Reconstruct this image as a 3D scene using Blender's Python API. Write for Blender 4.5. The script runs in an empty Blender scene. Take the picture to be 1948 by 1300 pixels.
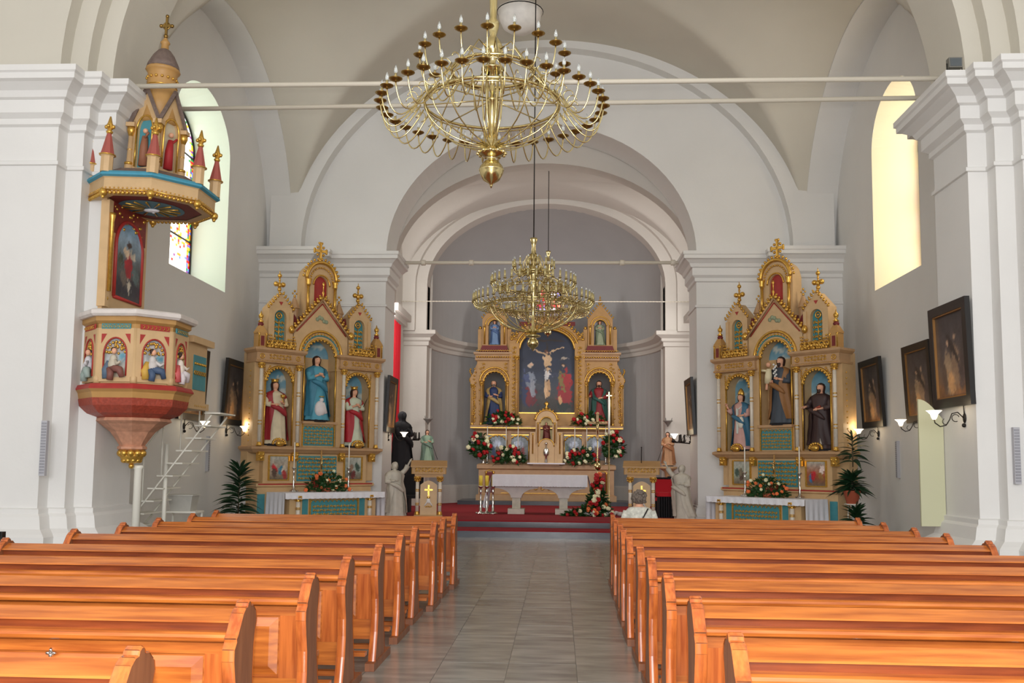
import bpy, math, random
from mathutils import Vector, Matrix
random.seed(7)
PI = math.pi
sc = bpy.context.scene
COL = sc.collection

# ------------------------------------------------------------------ camera
def make_camera():
    f, yaw, pitch, roll = 1800.0, math.radians(2.8742), math.radians(5.334), math.radians(0.6)
    fw = Vector((-math.sin(yaw)*math.cos(pitch), math.cos(yaw)*math.cos(pitch), math.sin(pitch)))
    rt = Vector((math.cos(yaw), math.sin(yaw), 0)); up = rt.cross(fw)
    c, s = math.cos(roll), math.sin(roll)
    r2 = rt*c + up*s; u2 = up*c - rt*s
    cam = bpy.data.cameras.new('camera'); o = bpy.data.objects.new('camera', cam); COL.objects.link(o)
    m = Matrix(((r2.x, u2.x, -fw.x, 0), (r2.y, u2.y, -fw.y, 0), (r2.z, u2.z, -fw.z, 1.62), (0, 0, 0, 1)))
    o.matrix_world = m
    cam.sensor_width = 36; cam.lens = f/1948*36; cam.shift_y = 67/1948; cam.clip_end = 200
    sc.camera = o
make_camera()

# ------------------------------------------------------------------ light
w = bpy.data.worlds.new('world'); sc.world = w; w.use_nodes = True
w.node_tree.nodes['Background'].inputs[0].default_value = (0.95, 0.97, 1.0, 1)
w.node_tree.nodes['Background'].inputs[1].default_value = 0.95
def area(name, loc, target, sx, sy, power, col=(1, 1, 1)):
    l = bpy.data.lights.new(name, 'AREA'); l.shape = 'RECTANGLE'; l.size = sx; l.size_y = sy
    l.energy = power; l.color = col
    o = bpy.data.objects.new(name, l); COL.objects.link(o); o.location = loc
    o.rotation_euler = (Vector(target)-Vector(loc)).to_track_quat('-Z', 'Y').to_euler()
    return o
area('window_daylight_left', (-8.14, 18.95, 7.3), (0, 18.95, 7.2), 2.2, 3.2, 42, (0.92, 1.0, 0.93))
area('window_daylight_right', (7.69, 19.22, 7.3), (0, 19.22, 7.2), 1.9, 3.2, 42, (1.0, 0.93, 0.72))
area('choir_fill_left', (-4.5, 25.6, 5.6), (0.8, 33.5, 4.2), 0.9, 4.2, 150, (1.0, 0.97, 0.93))  # unseen fill light added behind the jamb to brighten the choir
area('choir_fill_right', (3.7, 25.6, 5.6), (-1.6, 33.5, 4.2), 0.9, 4.2, 150, (1.0, 0.96, 0.92))  # matching added fill on the other side, no window here
area('rear_fill', (-0.4, -5.5, 4.6), (-0.4, 14, 3.6), 9, 4.5, 1450, (0.97, 0.97, 1.0))  # added fill from behind the viewer, lifts the nave and vault
fl = bpy.data.lights.new('camera_flash', 'POINT'); fl.energy = 1000; fl.shadow_soft_size = 0.05; fl.color = (1.0, 0.96, 0.9)
flo = bpy.data.objects.new('camera_flash', fl); COL.objects.link(flo); flo.location = (0.0, -0.05, 1.80)

sc.view_settings.view_transform = 'Standard'
try: sc.view_settings.look = 'None'
except Exception: pass
sc.view_settings.exposure = 0.0
sc.view_settings.gamma = 1.0
sc.view_settings.use_curve_mapping = False

# ------------------------------------------------------------------ materials
def srgb(r, g, b):
    def f(c):
        c /= 255.0
        return c/12.92 if c <= 0.04045 else ((c+0.055)/1.055)**2.4
    return (f(r), f(g), f(b), 1)
def mat(name, col, rough=0.6, metal=0.0, noise=0.0, scale=8.0, bump=0.0, col2=None, stretch=None, coat=0.0, emit=None, trans=0.0, rnd=0.0, bscale=None):
    m = bpy.data.materials.new(name); m.use_nodes = True
    nt = m.node_tree; b = nt.nodes['Principled BSDF']
    b.inputs['Roughness'].default_value = rough; b.inputs['Metallic'].default_value = metal
    b.inputs['Base Color'].default_value = col
    if coat: b.inputs['Coat Weight'].default_value = coat; b.inputs['Coat Roughness'].default_value = 0.15
    if trans: b.inputs['Transmission Weight'].default_value = trans
    if emit: b.inputs['Emission Color'].default_value = emit[0]; b.inputs['Emission Strength'].default_value = emit[1]
    if noise or bump or rnd:
        tc = nt.nodes.new('ShaderNodeTexCoord'); mp = nt.nodes.new('ShaderNodeMapping')
        if stretch: mp.inputs['Scale'].default_value = stretch
        nt.links.new(tc.outputs['Object'], mp.inputs[0])
        oi = nt.nodes.new('ShaderNodeObjectInfo')
        ad = nt.nodes.new('ShaderNodeVectorMath'); ad.operation = 'MULTIPLY_ADD'
        cv = nt.nodes.new('ShaderNodeCombineXYZ')
        for i in range(3): nt.links.new(oi.outputs['Random'], cv.inputs[i])
        nt.links.new(cv.outputs[0], ad.inputs[0]); ad.inputs[1].default_value = (17, 31, 23) if rnd else (0, 0, 0)
        nt.links.new(mp.outputs[0], ad.inputs[2])
        n = nt.nodes.new('ShaderNodeTexNoise'); n.inputs['Scale'].default_value = scale; n.inputs['Detail'].default_value = 6
        nt.links.new(ad.outputs[0], n.inputs['Vector'])
        if noise or rnd:
            r = nt.nodes.new('ShaderNodeValToRGB')
            c2 = col2 or tuple(c*(1-noise) for c in col[:3])+(1,)
            r.color_ramp.elements[0].position = 0.33; r.color_ramp.elements[1].position = 0.67
            r.color_ramp.elements[0].color = c2; r.color_ramp.elements[1].color = col
            nt.links.new(n.outputs['Fac'], r.inputs[0])
            out = r.outputs[0]
            if rnd:
                hs = nt.nodes.new('ShaderNodeHueSaturation'); mr = nt.nodes.new('ShaderNodeMapRange')
                mr.inputs['To Min'].default_value = 1-rnd; mr.inputs['To Max'].default_value = 1+rnd
                nt.links.new(oi.outputs['Random'], mr.inputs['Value']); nt.links.new(mr.outputs[0], hs.inputs['Value'])
                nt.links.new(out, hs.inputs['Color']); out = hs.outputs[0]
            nt.links.new(out, b.inputs['Base Color'])
        if bump:
            n2 = n
            if bscale:
                n2 = nt.nodes.new('ShaderNodeTexNoise'); n2.inputs['Scale'].default_value = bscale; n2.inputs['Detail'].default_value = 4
                nt.links.new(mp.outputs[0], n2.inputs['Vector'])
            bp = nt.nodes.new('ShaderNodeBump'); bp.inputs['Strength'].default_value = bump; bp.inputs['Distance'].default_value = 0.02
            nt.links.new(n2.outputs['Fac'], bp.inputs['Height']); nt.links.new(bp.outputs[0], b.inputs['Normal'])
    return m
def painted(name, rough=0.5, emis=0.0, metal=0.0):
    m = bpy.data.materials.new(name); m.use_nodes = True; nt = m.node_tree; b = nt.nodes['Principled BSDF']
    a = nt.nodes.new('ShaderNodeAttribute'); a.attribute_name = 'paint'
    nt.links.new(a.outputs['Color'], b.inputs['Base Color']); b.inputs['Roughness'].default_value = rough
    b.inputs['Metallic'].default_value = metal
    if emis:
        nt.links.new(a.outputs['Color'], b.inputs['Emission Color']); b.inputs['Emission Strength'].default_value = emis
    return m
PLASTER = mat('plaster_white', srgb(225, 224, 221), 0.85, noise=0.05, scale=0.7, bump=0.15, bscale=9)
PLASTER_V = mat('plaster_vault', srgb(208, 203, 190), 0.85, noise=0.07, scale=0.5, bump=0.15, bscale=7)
PLASTER_C = mat('plaster_choir', srgb(204, 198, 190), 0.85, noise=0.06, scale=0.6, bump=0.2, bscale=9)
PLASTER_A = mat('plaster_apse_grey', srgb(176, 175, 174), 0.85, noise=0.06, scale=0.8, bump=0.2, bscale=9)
REVEAL_L = mat('plaster_reveal_green', srgb(212, 223, 208), 0.8)
REVEAL_R = mat('plaster_reveal_sun_tint', srgb(236, 226, 196), 0.8)  # yellow of the sunlight put into the plaster colour
FLOORM = mat('marble_grey', srgb(158, 155, 147), 0.22, col2=srgb(122, 120, 114), noise=0.2, scale=2.2, stretch=(1, 3.2, 1), rnd=0.10)
GROUT = mat('grout_grey', srgb(132, 130, 125), 0.8)
STEPM = mat('marble_dark_step', srgb(66, 71, 79), 0.22, noise=0.3, scale=6, stretch=(.4, 1, 1))
CARPET = mat('carpet_red', srgb(146, 12, 28), 0.95, noise=0.15, scale=60, bump=0.3)
WOOD = mat('pew_wood', srgb(204, 118, 48), 0.34, col2=srgb(158, 80, 28), noise=0.4, scale=2.4, stretch=(1.0, 9, 14), coat=0.25, rnd=0.07)
WOODV = mat('pew_wood_upright', srgb(204, 112, 52), 0.25, col2=srgb(158, 76, 34), noise=0.4, scale=2.4, stretch=(14, 9, 1.0), coat=0.4, rnd=0.07)
WOOD_SHADE = mat('pew_wood_painted_shade', srgb(140, 68, 30), 0.4, col2=srgb(104, 46, 20), noise=0.4, scale=2.4, stretch=(1.0, 9, 14), coat=0.2)  # darker wood tone standing in for shade on the pew backs
WOODE = mat('pew_wood_end', srgb(146, 90, 56), 0.5, col2=srgb(120, 70, 42), noise=0.4, scale=2.4, stretch=(9, 9, 1.0), coat=0.2)
GOLD = mat('gilding', srgb(226, 178, 84), 0.3, 0.75, noise=0.25, scale=25)
BRASS = mat('polished_brass', srgb(214, 196, 142), 0.18, 1.0)
BRASSD = mat('brass_dark', srgb(150, 120, 66), 0.3, 1.0)
CREAM = mat('altar_cream', srgb(208, 174, 128), 0.5, noise=0.10, scale=6)
CREAM2 = mat('altar_ochre', srgb(188, 144, 84), 0.5, noise=0.1, scale=6)
CREAMH = mat('altar_beige', srgb(188, 150, 110), 0.5, noise=0.12, scale=6)
TEAL = mat('altar_teal', srgb(70, 142, 150), 0.5, noise=0.15, scale=8)
RED = mat('altar_red', srgb(172, 50, 44), 0.5, noise=0.15, scale=8)
DRED = mat('altar_dark_red', srgb(120, 38, 36), 0.6, noise=0.15, scale=8)
ROOFG = mat('canopy_scale_roof', srgb(122, 104, 96), 0.6, noise=0.3, scale=22, bump=0.4)
MARB = mat('column_marble', srgb(226, 216, 200), 0.3, noise=0.12, scale=12)
WHITE = mat('white_linen', srgb(238, 238, 244), 0.9, noise=0.04, scale=14)
WHITEP = mat('white_metal_paint', srgb(232, 230, 218), 0.4)
STONE = mat('white_statue_stone', srgb(208, 201, 186), 0.6, noise=0.12, scale=9)
SILVER = mat('silver', srgb(214, 212, 206), 0.2, 1.0)
BLACK = mat('black_frame', srgb(24, 21, 20), 0.4)
DARK = mat('dark_fabric', srgb(28, 26, 30), 0.9)
IRON = mat('black_iron', srgb(40, 36, 34), 0.5, 0.6)
GREEN = mat('leaf_green', srgb(44, 84, 38), 0.5, noise=0.3, scale=10)
GREEN2 = mat('leaf_dark_green', srgb(30, 62, 36), 0.45, noise=0.3, scale=10)
TERRA = mat('terracotta', srgb(176, 86, 58), 0.8)
ROSER = mat('rose_red', srgb(176, 16, 24), 0.6)
ROSEO = mat('rose_orange', srgb(238, 122, 66), 0.6)
ROSEW = mat('rose_cream', srgb(242, 238, 196), 0.6)
SKIN = mat('painted_skin', srgb(226, 170, 138), 0.5)
HAIR = mat('painted_brown_hair', srgb(58, 34, 24), 0.6)
GREYH = mat('grey_hair', srgb(118, 106, 96), 0.8, noise=0.3, scale=30)
WAX = mat('white_candle_wax', srgb(244, 240, 228), 0.5)
WAXY = mat('yellow_candle_wax', srgb(236, 208, 70), 0.5)
LAMPG = mat('lit_lamp_glass', srgb(255, 244, 220), 0.4, emit=(srgb(255, 236, 200), 6.0))
BULB = mat('bulb_glass', srgb(235, 240, 240), 0.08, trans=0.75)
RODM = mat('rod_paint', srgb(214, 206, 190), 0.5)
KHAKI = mat('khaki_paint', srgb(196, 196, 164), 0.7)
GREYP = mat('speaker_grey', srgb(178, 178, 184), 0.6)
REDCUR = mat('red_curtain', srgb(196, 18, 36), 0.8)
PAINT = painted('painted_picture', 0.45)
GLASSP = painted('stained_glass', 0.2, emis=2.6)
BLUEC = mat('blue_cloth', srgb(40, 38, 110), 0.8)
def flat(r, g, b, rough=0.6):
    return mat('paint_%02x%02x%02x' % (r, g, b), srgb(r, g, b), rough, noise=0.12, scale=7)

# ------------------------------------------------------------------ mesh helper
class MB:
    def __init__(s): s.v = []; s.f = []; s.mi = []; s.sm = []; s.T = Matrix(); s.m = 0; s.cuts = []
    def cut(s):
        """what was added since the last cut becomes an object of its own"""
        s.cuts.append((len(s.v), len(s.f)))
    def add(s, vs, fs, smooth=False):
        b = len(s.v)
        flip = s.T.determinant() < 0
        s.v += [s.T @ Vector(p) for p in vs]
        for q in fs:
            q = tuple(b+i for i in q)
            s.f.append(q[::-1] if flip else q); s.mi.append(s.m); s.sm.append(smooth)
        return s
    def box(s, x0, x1, y0, y1, z0, z1, bev=0.0):
        if bev > 0:
            pl = [(x0+bev, y0), (x1-bev, y0), (x1, y0+bev), (x1, y1-bev), (x1-bev, y1), (x0+bev, y1), (x0, y1-bev), (x0, y0+bev)]
            return s.prism(pl, z0, z1)
        return s.add([(x0, y0, z0), (x1, y0, z0), (x1, y1, z0), (x0, y1, z0), (x0, y0, z1), (x1, y0, z1), (x1, y1, z1), (x0, y1, z1)],
                     [(3, 2, 1, 0), (4, 5, 6, 7), (0, 1, 5, 4), (1, 2, 6, 5), (2, 3, 7, 6), (3, 0, 4, 7)])
    def prism(s, poly, z0, z1, axis='z'):
        n = len(poly)
        if axis == 'z': P = lambda p, t: (p[0], p[1], t)
        elif axis == 'x': P = lambda p, t: (t, p[0], p[1])
        else: P = lambda p, t: (p[0], t, p[1])
        A = sum(poly[i][0]*poly[(i+1) % n][1]-poly[(i+1) % n][0]*poly[i][1] for i in range(n))
        if A < 0: poly = poly[::-1]
        if axis == 'y': poly = poly[::-1]
        vs = [P(p, z0) for p in poly]+[P(p, z1) for p in poly]
        fs = [tuple(range(n-1, -1, -1)), tuple(range(n, 2*n))]+[(i, (i+1) % n, n+(i+1) % n, n+i) for i in range(n)]
        return s.add(vs, fs)
    def lathe(s, prof, c=(0, 0, 0), seg=16, smooth=True, sy=1.0, cap=True, a0=0.0):
        n = len(prof); vs = []; fs = []
        for r, z in prof:
            for k in range(seg):
                a = a0+2*PI*k/seg
                vs.append((c[0]+r*math.cos(a), c[1]+r*math.sin(a)*sy, c[2]+z))
        for i in range(n-1):
            for k in range(seg):
                k2 = (k+1) % seg
                fs.append((i*seg+k, i*seg+k2, (i+1)*seg+k2, (i+1)*seg+k))
        if cap:
            fs.append(tuple(range(seg-1, -1, -1))); fs.append(tuple((n-1)*seg+k for k in range(seg)))
        return s.add(vs, fs, smooth)
    def ball(s, c, r, seg=10, rings=6, sx=1, sy=1, sz=1):
        vs = [(c[0], c[1], c[2]-r*sz)]; fs = []
        for i in range(1, rings):
            t = -PI/2+PI*i/rings
            for k in range(seg):
                a = 2*PI*k/seg
                vs.append((c[0]+r*sx*math.cos(t)*math.cos(a), c[1]+r*sy*math.cos(t)*math.sin(a), c[2]+r*sz*math.sin(t)))
        vs.append((c[0], c[1], c[2]+r*sz)); L = len(vs)-1
        for k in range(seg):
            k2 = (k+1) % seg
            fs.append((0, 1+k2, 1+k)); fs.append((L, L-seg+k, L-seg+k2))
            for i in range(rings-2):
                a = 1+i*seg
                fs.append((a+k, a+k2, a+seg+k2, a+seg+k))
        return s.add(vs, fs, True)
    def tube(s, pts, r, seg=8, smooth=True, cap=True):
        pts = [Vector(p) for p in pts]; n = len(pts); rs = r if isinstance(r, (list, tuple)) else [r]*n
        vs = []; fs = []; prev = None
        for i, p in enumerate(pts):
            d = (pts[min(i+1, n-1)]-pts[max(i-1, 0)])
            if d.length < 1e-9: d = Vector((0, 0, 1))
            d.normalize()
            if prev is None:
                prev = d.orthogonal().normalized()
            prev = (prev-d*prev.dot(d))
            if prev.length < 1e-6: prev = d.orthogonal()
            prev.normalize(); q = d.cross(prev)
            for k in range(seg):
                a = 2*PI*k/seg
                vs.append(p+(prev*math.cos(a)+q*math.sin(a))*rs[i])
        for i in range(n-1):
            for k in range(seg):
                k2 = (k+1) % seg
                fs.append((i*seg+k, i*seg+k2, (i+1)*seg+k2, (i+1)*seg+k))
        if cap: fs.append(tuple(range(seg-1, -1, -1))); fs.append(tuple((n-1)*seg+k for k in range(seg)))
        return s.add(vs, fs, smooth)
    def torus(s, c, R, r, seg=16, rs=6, axis='z', a0=0, a1=2*PI, sz=1.0):
        full = abs(a1-a0-2*PI) < 1e-6
        n = seg if full else seg+1
        pts = []
        for i in range(n):
            a = a0+(a1-a0)*i/seg
            x, y = R*math.cos(a), R*math.sin(a)*sz
            pts.append((c[0]+x, c[1]+y, c[2]) if axis == 'z' else ((c[0]+x, c[1], c[2]+y) if axis == 'y' else (c[0], c[1]+x, c[2]+y)))
        if full: pts.append(pts[0])
        return s.tube(pts, r, rs, cap=not full)
    def sweep(s, path, prof, side=1, closed=False):
        """profile (out, z) swept along plan path with mitred corners; side=1: out is left of the travel direction"""
        n = len(path); P = [Vector((p[0], p[1])) for p in path]; nor = []
        def nrm(a, b):
            d = (b-a).normalized(); return Vector((-d.y, d.x))*side
        for i in range(n):
            if closed: a = nrm(P[i-1], P[i]); b = nrm(P[i], P[(i+1) % n])
            else:
                a = nrm(P[i-1], P[i]) if i > 0 else nrm(P[i], P[i+1])
                b = nrm(P[i], P[i+1]) if i < n-1 else a
            m = (a+b)
            if m.length < 1e-6: m = a.copy()
            m.normalize(); m = m/max(0.35, m.dot(a)); nor.append(m)
        vs = []; k = len(prof)
        for p, m in zip(P, nor):
            for o, z in prof: vs.append((p.x+m.x*o, p.y+m.y*o, z))
        fs = []
        for i in range(n if closed else n-1):
            j = (i+1) % n
            for t in range(k-1):
                q = (i*k+t, j*k+t, j*k+t+1, i*k+t+1)
                fs.append(q if side == -1 else q[::-1])
        return s.add(vs, fs)
    def plate(s, M, u0, u1, v0, v1, w0, w1, hole=None, top=None, n=24, useg=1):
        """plate in the (u,v) plane from depth w0 to w1 with an arched hole (uc,hw,vb,vs,rise); top(u) optional; M maps (u,v,w) to a point"""
        us = {u0, u1}
        if hole:
            uc, hw, vb, vsp, rise = hole
            for i in range(n+1): us.add(uc-hw*math.cos(PI*i/n))
        if top or useg > 1:
            k = max(useg, 16)
            for i in range(k+1): us.add(u0+(u1-u0)*i/k)
        us = sorted(u for u in us if u0-1e-9 <= u <= u1+1e-9)
        uu = [us[0]]
        for u in us[1:]:
            if u-uu[-1] > 1e-5: uu.append(u)
        T = top or (lambda u: v1)
        def arch(u):
            t = (u-uc)/hw
            return vsp+rise*math.sqrt(max(0, 1-t*t))
        def quad(a, b, c, d): s.add([M(*a), M(*b), M(*c), M(*d)], [(0, 1, 2, 3)])
        for a, b in zip(uu[:-1], uu[1:]):
            mid = (a+b)/2
            segs = [(v0, v0, T(a), T(b))]
            if hole and abs(mid-uc) < hw:
                segs = []
                if vb > v0+1e-6:
                    segs.append((v0, v0, vb, vb)); quad((a, vb, w0), (b, vb, w0), (b, vb, w1), (a, vb, w1))
                ha, hb = arch(a), arch(b)
                segs.append((ha, hb, T(a), T(b)))
                quad((a, ha, w0), (a, ha, w1), (b, hb, w1), (b, hb, w0))
            for p, q, r, t in segs:
                quad((a, p, w0), (b, q, w0), (b, t, w0), (a, r, w0))
                quad((a, p, w1), (a, r, w1), (b, t, w1), (b, q, w1))
            quad((a, T(a), w0), (b, T(b), w0), (b, T(b), w1), (a, T(a), w1))
            if not (hole and abs(mid-uc) < hw and vb <= v0+1e-6): quad((a, v0, w0), (a, v0, w1), (b, v0, w1), (b, v0, w0))
        if hole:
            for u in (uc-hw, uc+hw):
                quad((u, vb, w0), (u, vsp, w0), (u, vsp, w1), (u, vb, w1))
        for u in (u0, u1): quad((u, v0, w0), (u, v0, w1), (u, T(u), w1), (u, T(u), w0))
        return s
    def build(s, name, mats, parent=None, loc=None, rot=None, fix=False):
        if s.cuts:
            if s.cuts[-1][1] < len(s.f): s.cut()
            v0 = f0 = 0; out = None
            for v1, f1 in s.cuts:
                if f1 == f0: continue
                q = MB(); q.v = s.v[v0:v1]; q.f = [tuple(i-v0 for i in t) for t in s.f[f0:f1]]; q.mi = s.mi[f0:f1]; q.sm = s.sm[f0:f1]
                o = q.build(name, mats, parent, loc, rot); out = out or o; v0, f0 = v1, f1
            return out
        me = bpy.data.meshes.new(name)
        me.from_pydata([tuple(p) for p in s.v], [], s.f)
        if not isinstance(mats, (list, tuple)): mats = [mats]
        for m in mats: me.materials.append(m)
        me.polygons.foreach_set('material_index', s.mi)
        me.polygons.foreach_set('use_smooth', s.sm)
        me.update()
        o = bpy.data.objects.new(name, me); COL.objects.link(o)
        if parent: o.parent = parent
        if loc: o.location = loc
        if rot: o.rotation_euler = rot
        return o
XZ = lambda u, v, w: (u, w, v)
def YZ(u, v, w): return (w, u, v)
def tag(o, label, cat, group=None):
    o['label'] = label; o['category'] = cat
    if group: o['group'] = group
    return o
def thing(name, label, cat, loc=(0, 0, 0), rz=0.0, group=None):
    o = bpy.data.objects.new(name, None); COL.objects.link(o); o.location = loc; o.rotation_euler = (0, 0, rz)
    o.empty_display_size = 0.1
    return tag(o, label, cat, group)
def struct(o):
    o['kind'] = 'structure'; return o
def dup(o, parent, loc=None, rot=None):
    c = o.copy(); COL.objects.link(c); c.parent = parent
    if loc is not None: c.location = loc
    if rot is not None: c.rotation_euler = rot
    return c
def shade(o):
    return o

def picture(name, w_, h_, base, blobs, parent, loc, rot=(0, 0, 0), nu=40, nv=60, top=None, matl=None, noise=0.06, seed=1):
    """flat painted panel of size w_ x h_ in the local xz plane facing -y, painted with soft patches"""
    rng = random.Random(seed)
    vs = []; cols = []
    g = [[rng.random() for _ in range(14)] for _ in range(14)]
    def vn(a, b):
        x, y = a*11, b*11; i, j = int(x), int(y); fx, fy = x-i, y-j
        return (g[i][j]*(1-fx)+g[i+1][j]*fx)*(1-fy)+(g[i][j+1]*(1-fx)+g[i+1][j+1]*fx)*fy
    for j in range(nv+1):
        for i in range(nu+1):
            a, b = i/nu, j/nv
            hh = h_ if top is None else top((a-0.5)*w_)
            vs.append(((a-0.5)*w_, 0, b*hh))
            bb = b*hh/h_
            # base: list of (height, colour)
            c = base[-1][1]
            for k in range(len(base)-1):
                if bb <= base[k+1][0]:
                    t = (bb-base[k][0])/max(1e-6, base[k+1][0]-base[k][0]); c = [base[k][1][q]*(1-t)+base[k+1][1][q]*t for q in range(3)]; break
            c = list(c)
            wob = (vn(a, bb)-0.5)
            for cx, cz, rx, rz_, ang, colr in blobs:
                w3 = vn((a*3.1+cx) % 1*.99, (bb*3.3+cz) % 1*.99)-.5; dx, dz = (a-cx)+wob*0.02+w3*.11*min(1, rx*9), (bb-cz)+wob*0.02-w3*.11*min(1, rz_*9)
                ca, sa = math.cos(ang), math.sin(ang)
                # rotate in true proportion
                X = dx*w_; Z = dz*h_
                x2 = (X*ca+Z*sa)/(rx*w_); z2 = (-X*sa+Z*ca)/(rz_*w_)
                d = x2*x2+z2*z2
                if d < 1.25:
                    t = 1 if d < 0.8 else (1.25-d)/0.45
                    c = [c[q]*(1-t)+colr[q]*t for q in range(3)]
            k = 1+noise*4*wob+rng.uniform(-noise, noise)
            cols.append([max(0, min(1, q/255*k)) for q in c])
    fs = []
    for j in range(nv):
        for i in range(nu):
            p = j*(nu+1)+i; fs.append((p, p+1, p+nu+2, p+nu+1))
    me = bpy.data.meshes.new(name); me.from_pydata(vs, [], fs); me.materials.append(matl or PAINT)
    at = me.color_attributes.new('paint', 'FLOAT_COLOR', 'POINT')
    def lin(c): return c/12.92 if c <= 0.04045 else ((c+0.055)/1.055)**2.4
    flatc = []
    for c in cols: flatc += [lin(c[0]), lin(c[1]), lin(c[2]), 1]
    at.data.foreach_set('color', flatc); me.update()
    o = bpy.data.objects.new(name, me); COL.objects.link(o); o.parent = parent; o.location = loc; o.rotation_euler = rot
    return o
# ------------------------------------------------------------------ structure
XC = -0.45
XL, XR = -7.45, 6.80          # side walls of the main bay
YA, YB = 14.40, 23.40         # main bay along the nave
# floor: slabs of the aisle as pieces, the rest joined
fl0 = MB(); fl0.box(-11, 10, -6, 21.5, -0.08, -0.006); FLOOR = struct(fl0.build('floor', GROUT))
def slab(x0, x1, y0, y1): return MB().box(x0, x1, y0, y1, -0.03, 0.0)
cw, ch = 0.55, 0.62
proto = MB().box(-cw/2+.0018, cw/2-.0018, -ch/2+.0018, ch/2-.0018, -0.03, 0).build('floor_slab', FLOORM, FLOOR)
first = True
for j in range(29):
    for i in range(4):
        x = -1.52+cw*(i+0.5)+(0.0 if j % 2 else 0.0); y = 3.6+ch*(j+0.5)
        loc = (x+0.02, y, random.uniform(-.0012, .0008))
        if first: proto.location = loc; first = False
        else: dup(proto, FLOOR, loc)
m = MB()
for side in (0, 1):
    for j in range(30):
        for i in range(7):
            x0 = (-1.50-cw*(i+1)) if side == 0 else (0.70+cw*i); y0 = 3.6+ch*j
            m.box(x0+.003, x0+cw-.003, y0+.003, y0+ch-.003, -0.03, 0)
for xx in (-1.50-cw*8-1.5, 0.70+cw*7):
    m.box(xx, xx+2.0, 3, 21.4, -0.03, 0)
for xx in (-9.3, 6.6): m.box(xx, xx+2.0, 3, 23, -0.03, 0)
m.box(-9, 8, -6, 3.58, -.03, 0)
o = m.build('slabs_under_pews', FLOORM, FLOOR); o['kind'] = 'stuff'

# chancel steps
m = MB(); m.m = 0; m.box(-5.0, 4.1, 21.35, 31.6, 0, 0.155); m.box(-4.9, 4.0, 22.35, 31.6, 0.155, 0.31)
m.box(-7.4, -4.9, 23.0, 23.6, 0, .02)
struct(m.build('floor_chancel_steps', STEPM))
m = MB(); m.box(-4.8, 3.9, 21.37, 22.34, 0.155, 0.165); m.box(-4.75, 3.85, 22.37, 31.5, 0.31, 0.322)
m.box(-4.75, 3.85, 31.48, 35, .1, .32)
m.box(-4.75, 3.85, 21.345, 21.37, 0.140, 0.165); m.box(-4.75, 3.85, 22.345, 22.37, 0.295, 0.322)
tag(m.build('red_carpet', CARPET), 'deep red carpet covering the chancel steps and altar platform', 'carpet')
m = MB(); m.box(-3.3, 2.4, 31.0, 34.5, 0.322, 0.45); struct(m.build('floor_altar_step', STEPM))

def wall_side(X0, X1, name, hole, reveal, faceX, glassX, rm):
    m = MB()
    m.plate(YZ, YA-0.2, YB+0.1, 0, 12.0, X0, X1, hole=hole)
    o = struct(m.build(name, PLASTER))
    # splayed reveal: arch opening at faceX shrinking to the glass at glassX
    uc, hw, vb, vs, rise = hole
    r = MB(); n = 20
    def outline(hw, vb, vs, rise, uc):
        pts = [(uc-hw, vb)]
        for i in range(n+1):
            a = PI*i/n; pts.append((uc-hw*math.cos(a), vs+rise*math.sin(a)))
        pts.append((uc+hw, vb)); return pts
    A = outline(hw, vb, vs, rise, uc); B = outline(hw-0.22, vb+0.12, vs, rise-0.2, uc)
    vsx = [(faceX, p[0], p[1]) for p in A]+[(glassX, p[0], p[1]) for p in B]; k = len(A)
    r.add(vsx, [(i, (i+1) % k, k+(i+1) % k, k+i) for i in range(k)])
    struct(r.build('window_reveal', rm, o))
    return o, B
WLF, BL = wall_side(XL, XL-.04, 'wall_left', (18.95, 1.52, 5.38, 8.35, 1.12), 0, XL, XL-.75, REVEAL_L)
WRT, BR = wall_side(XR, XR+.04, 'wall_right', (19.22, 1.32, 5.45, 8.45, 1.12), 0, XR, XR+.95, REVEAL_R)

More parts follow.
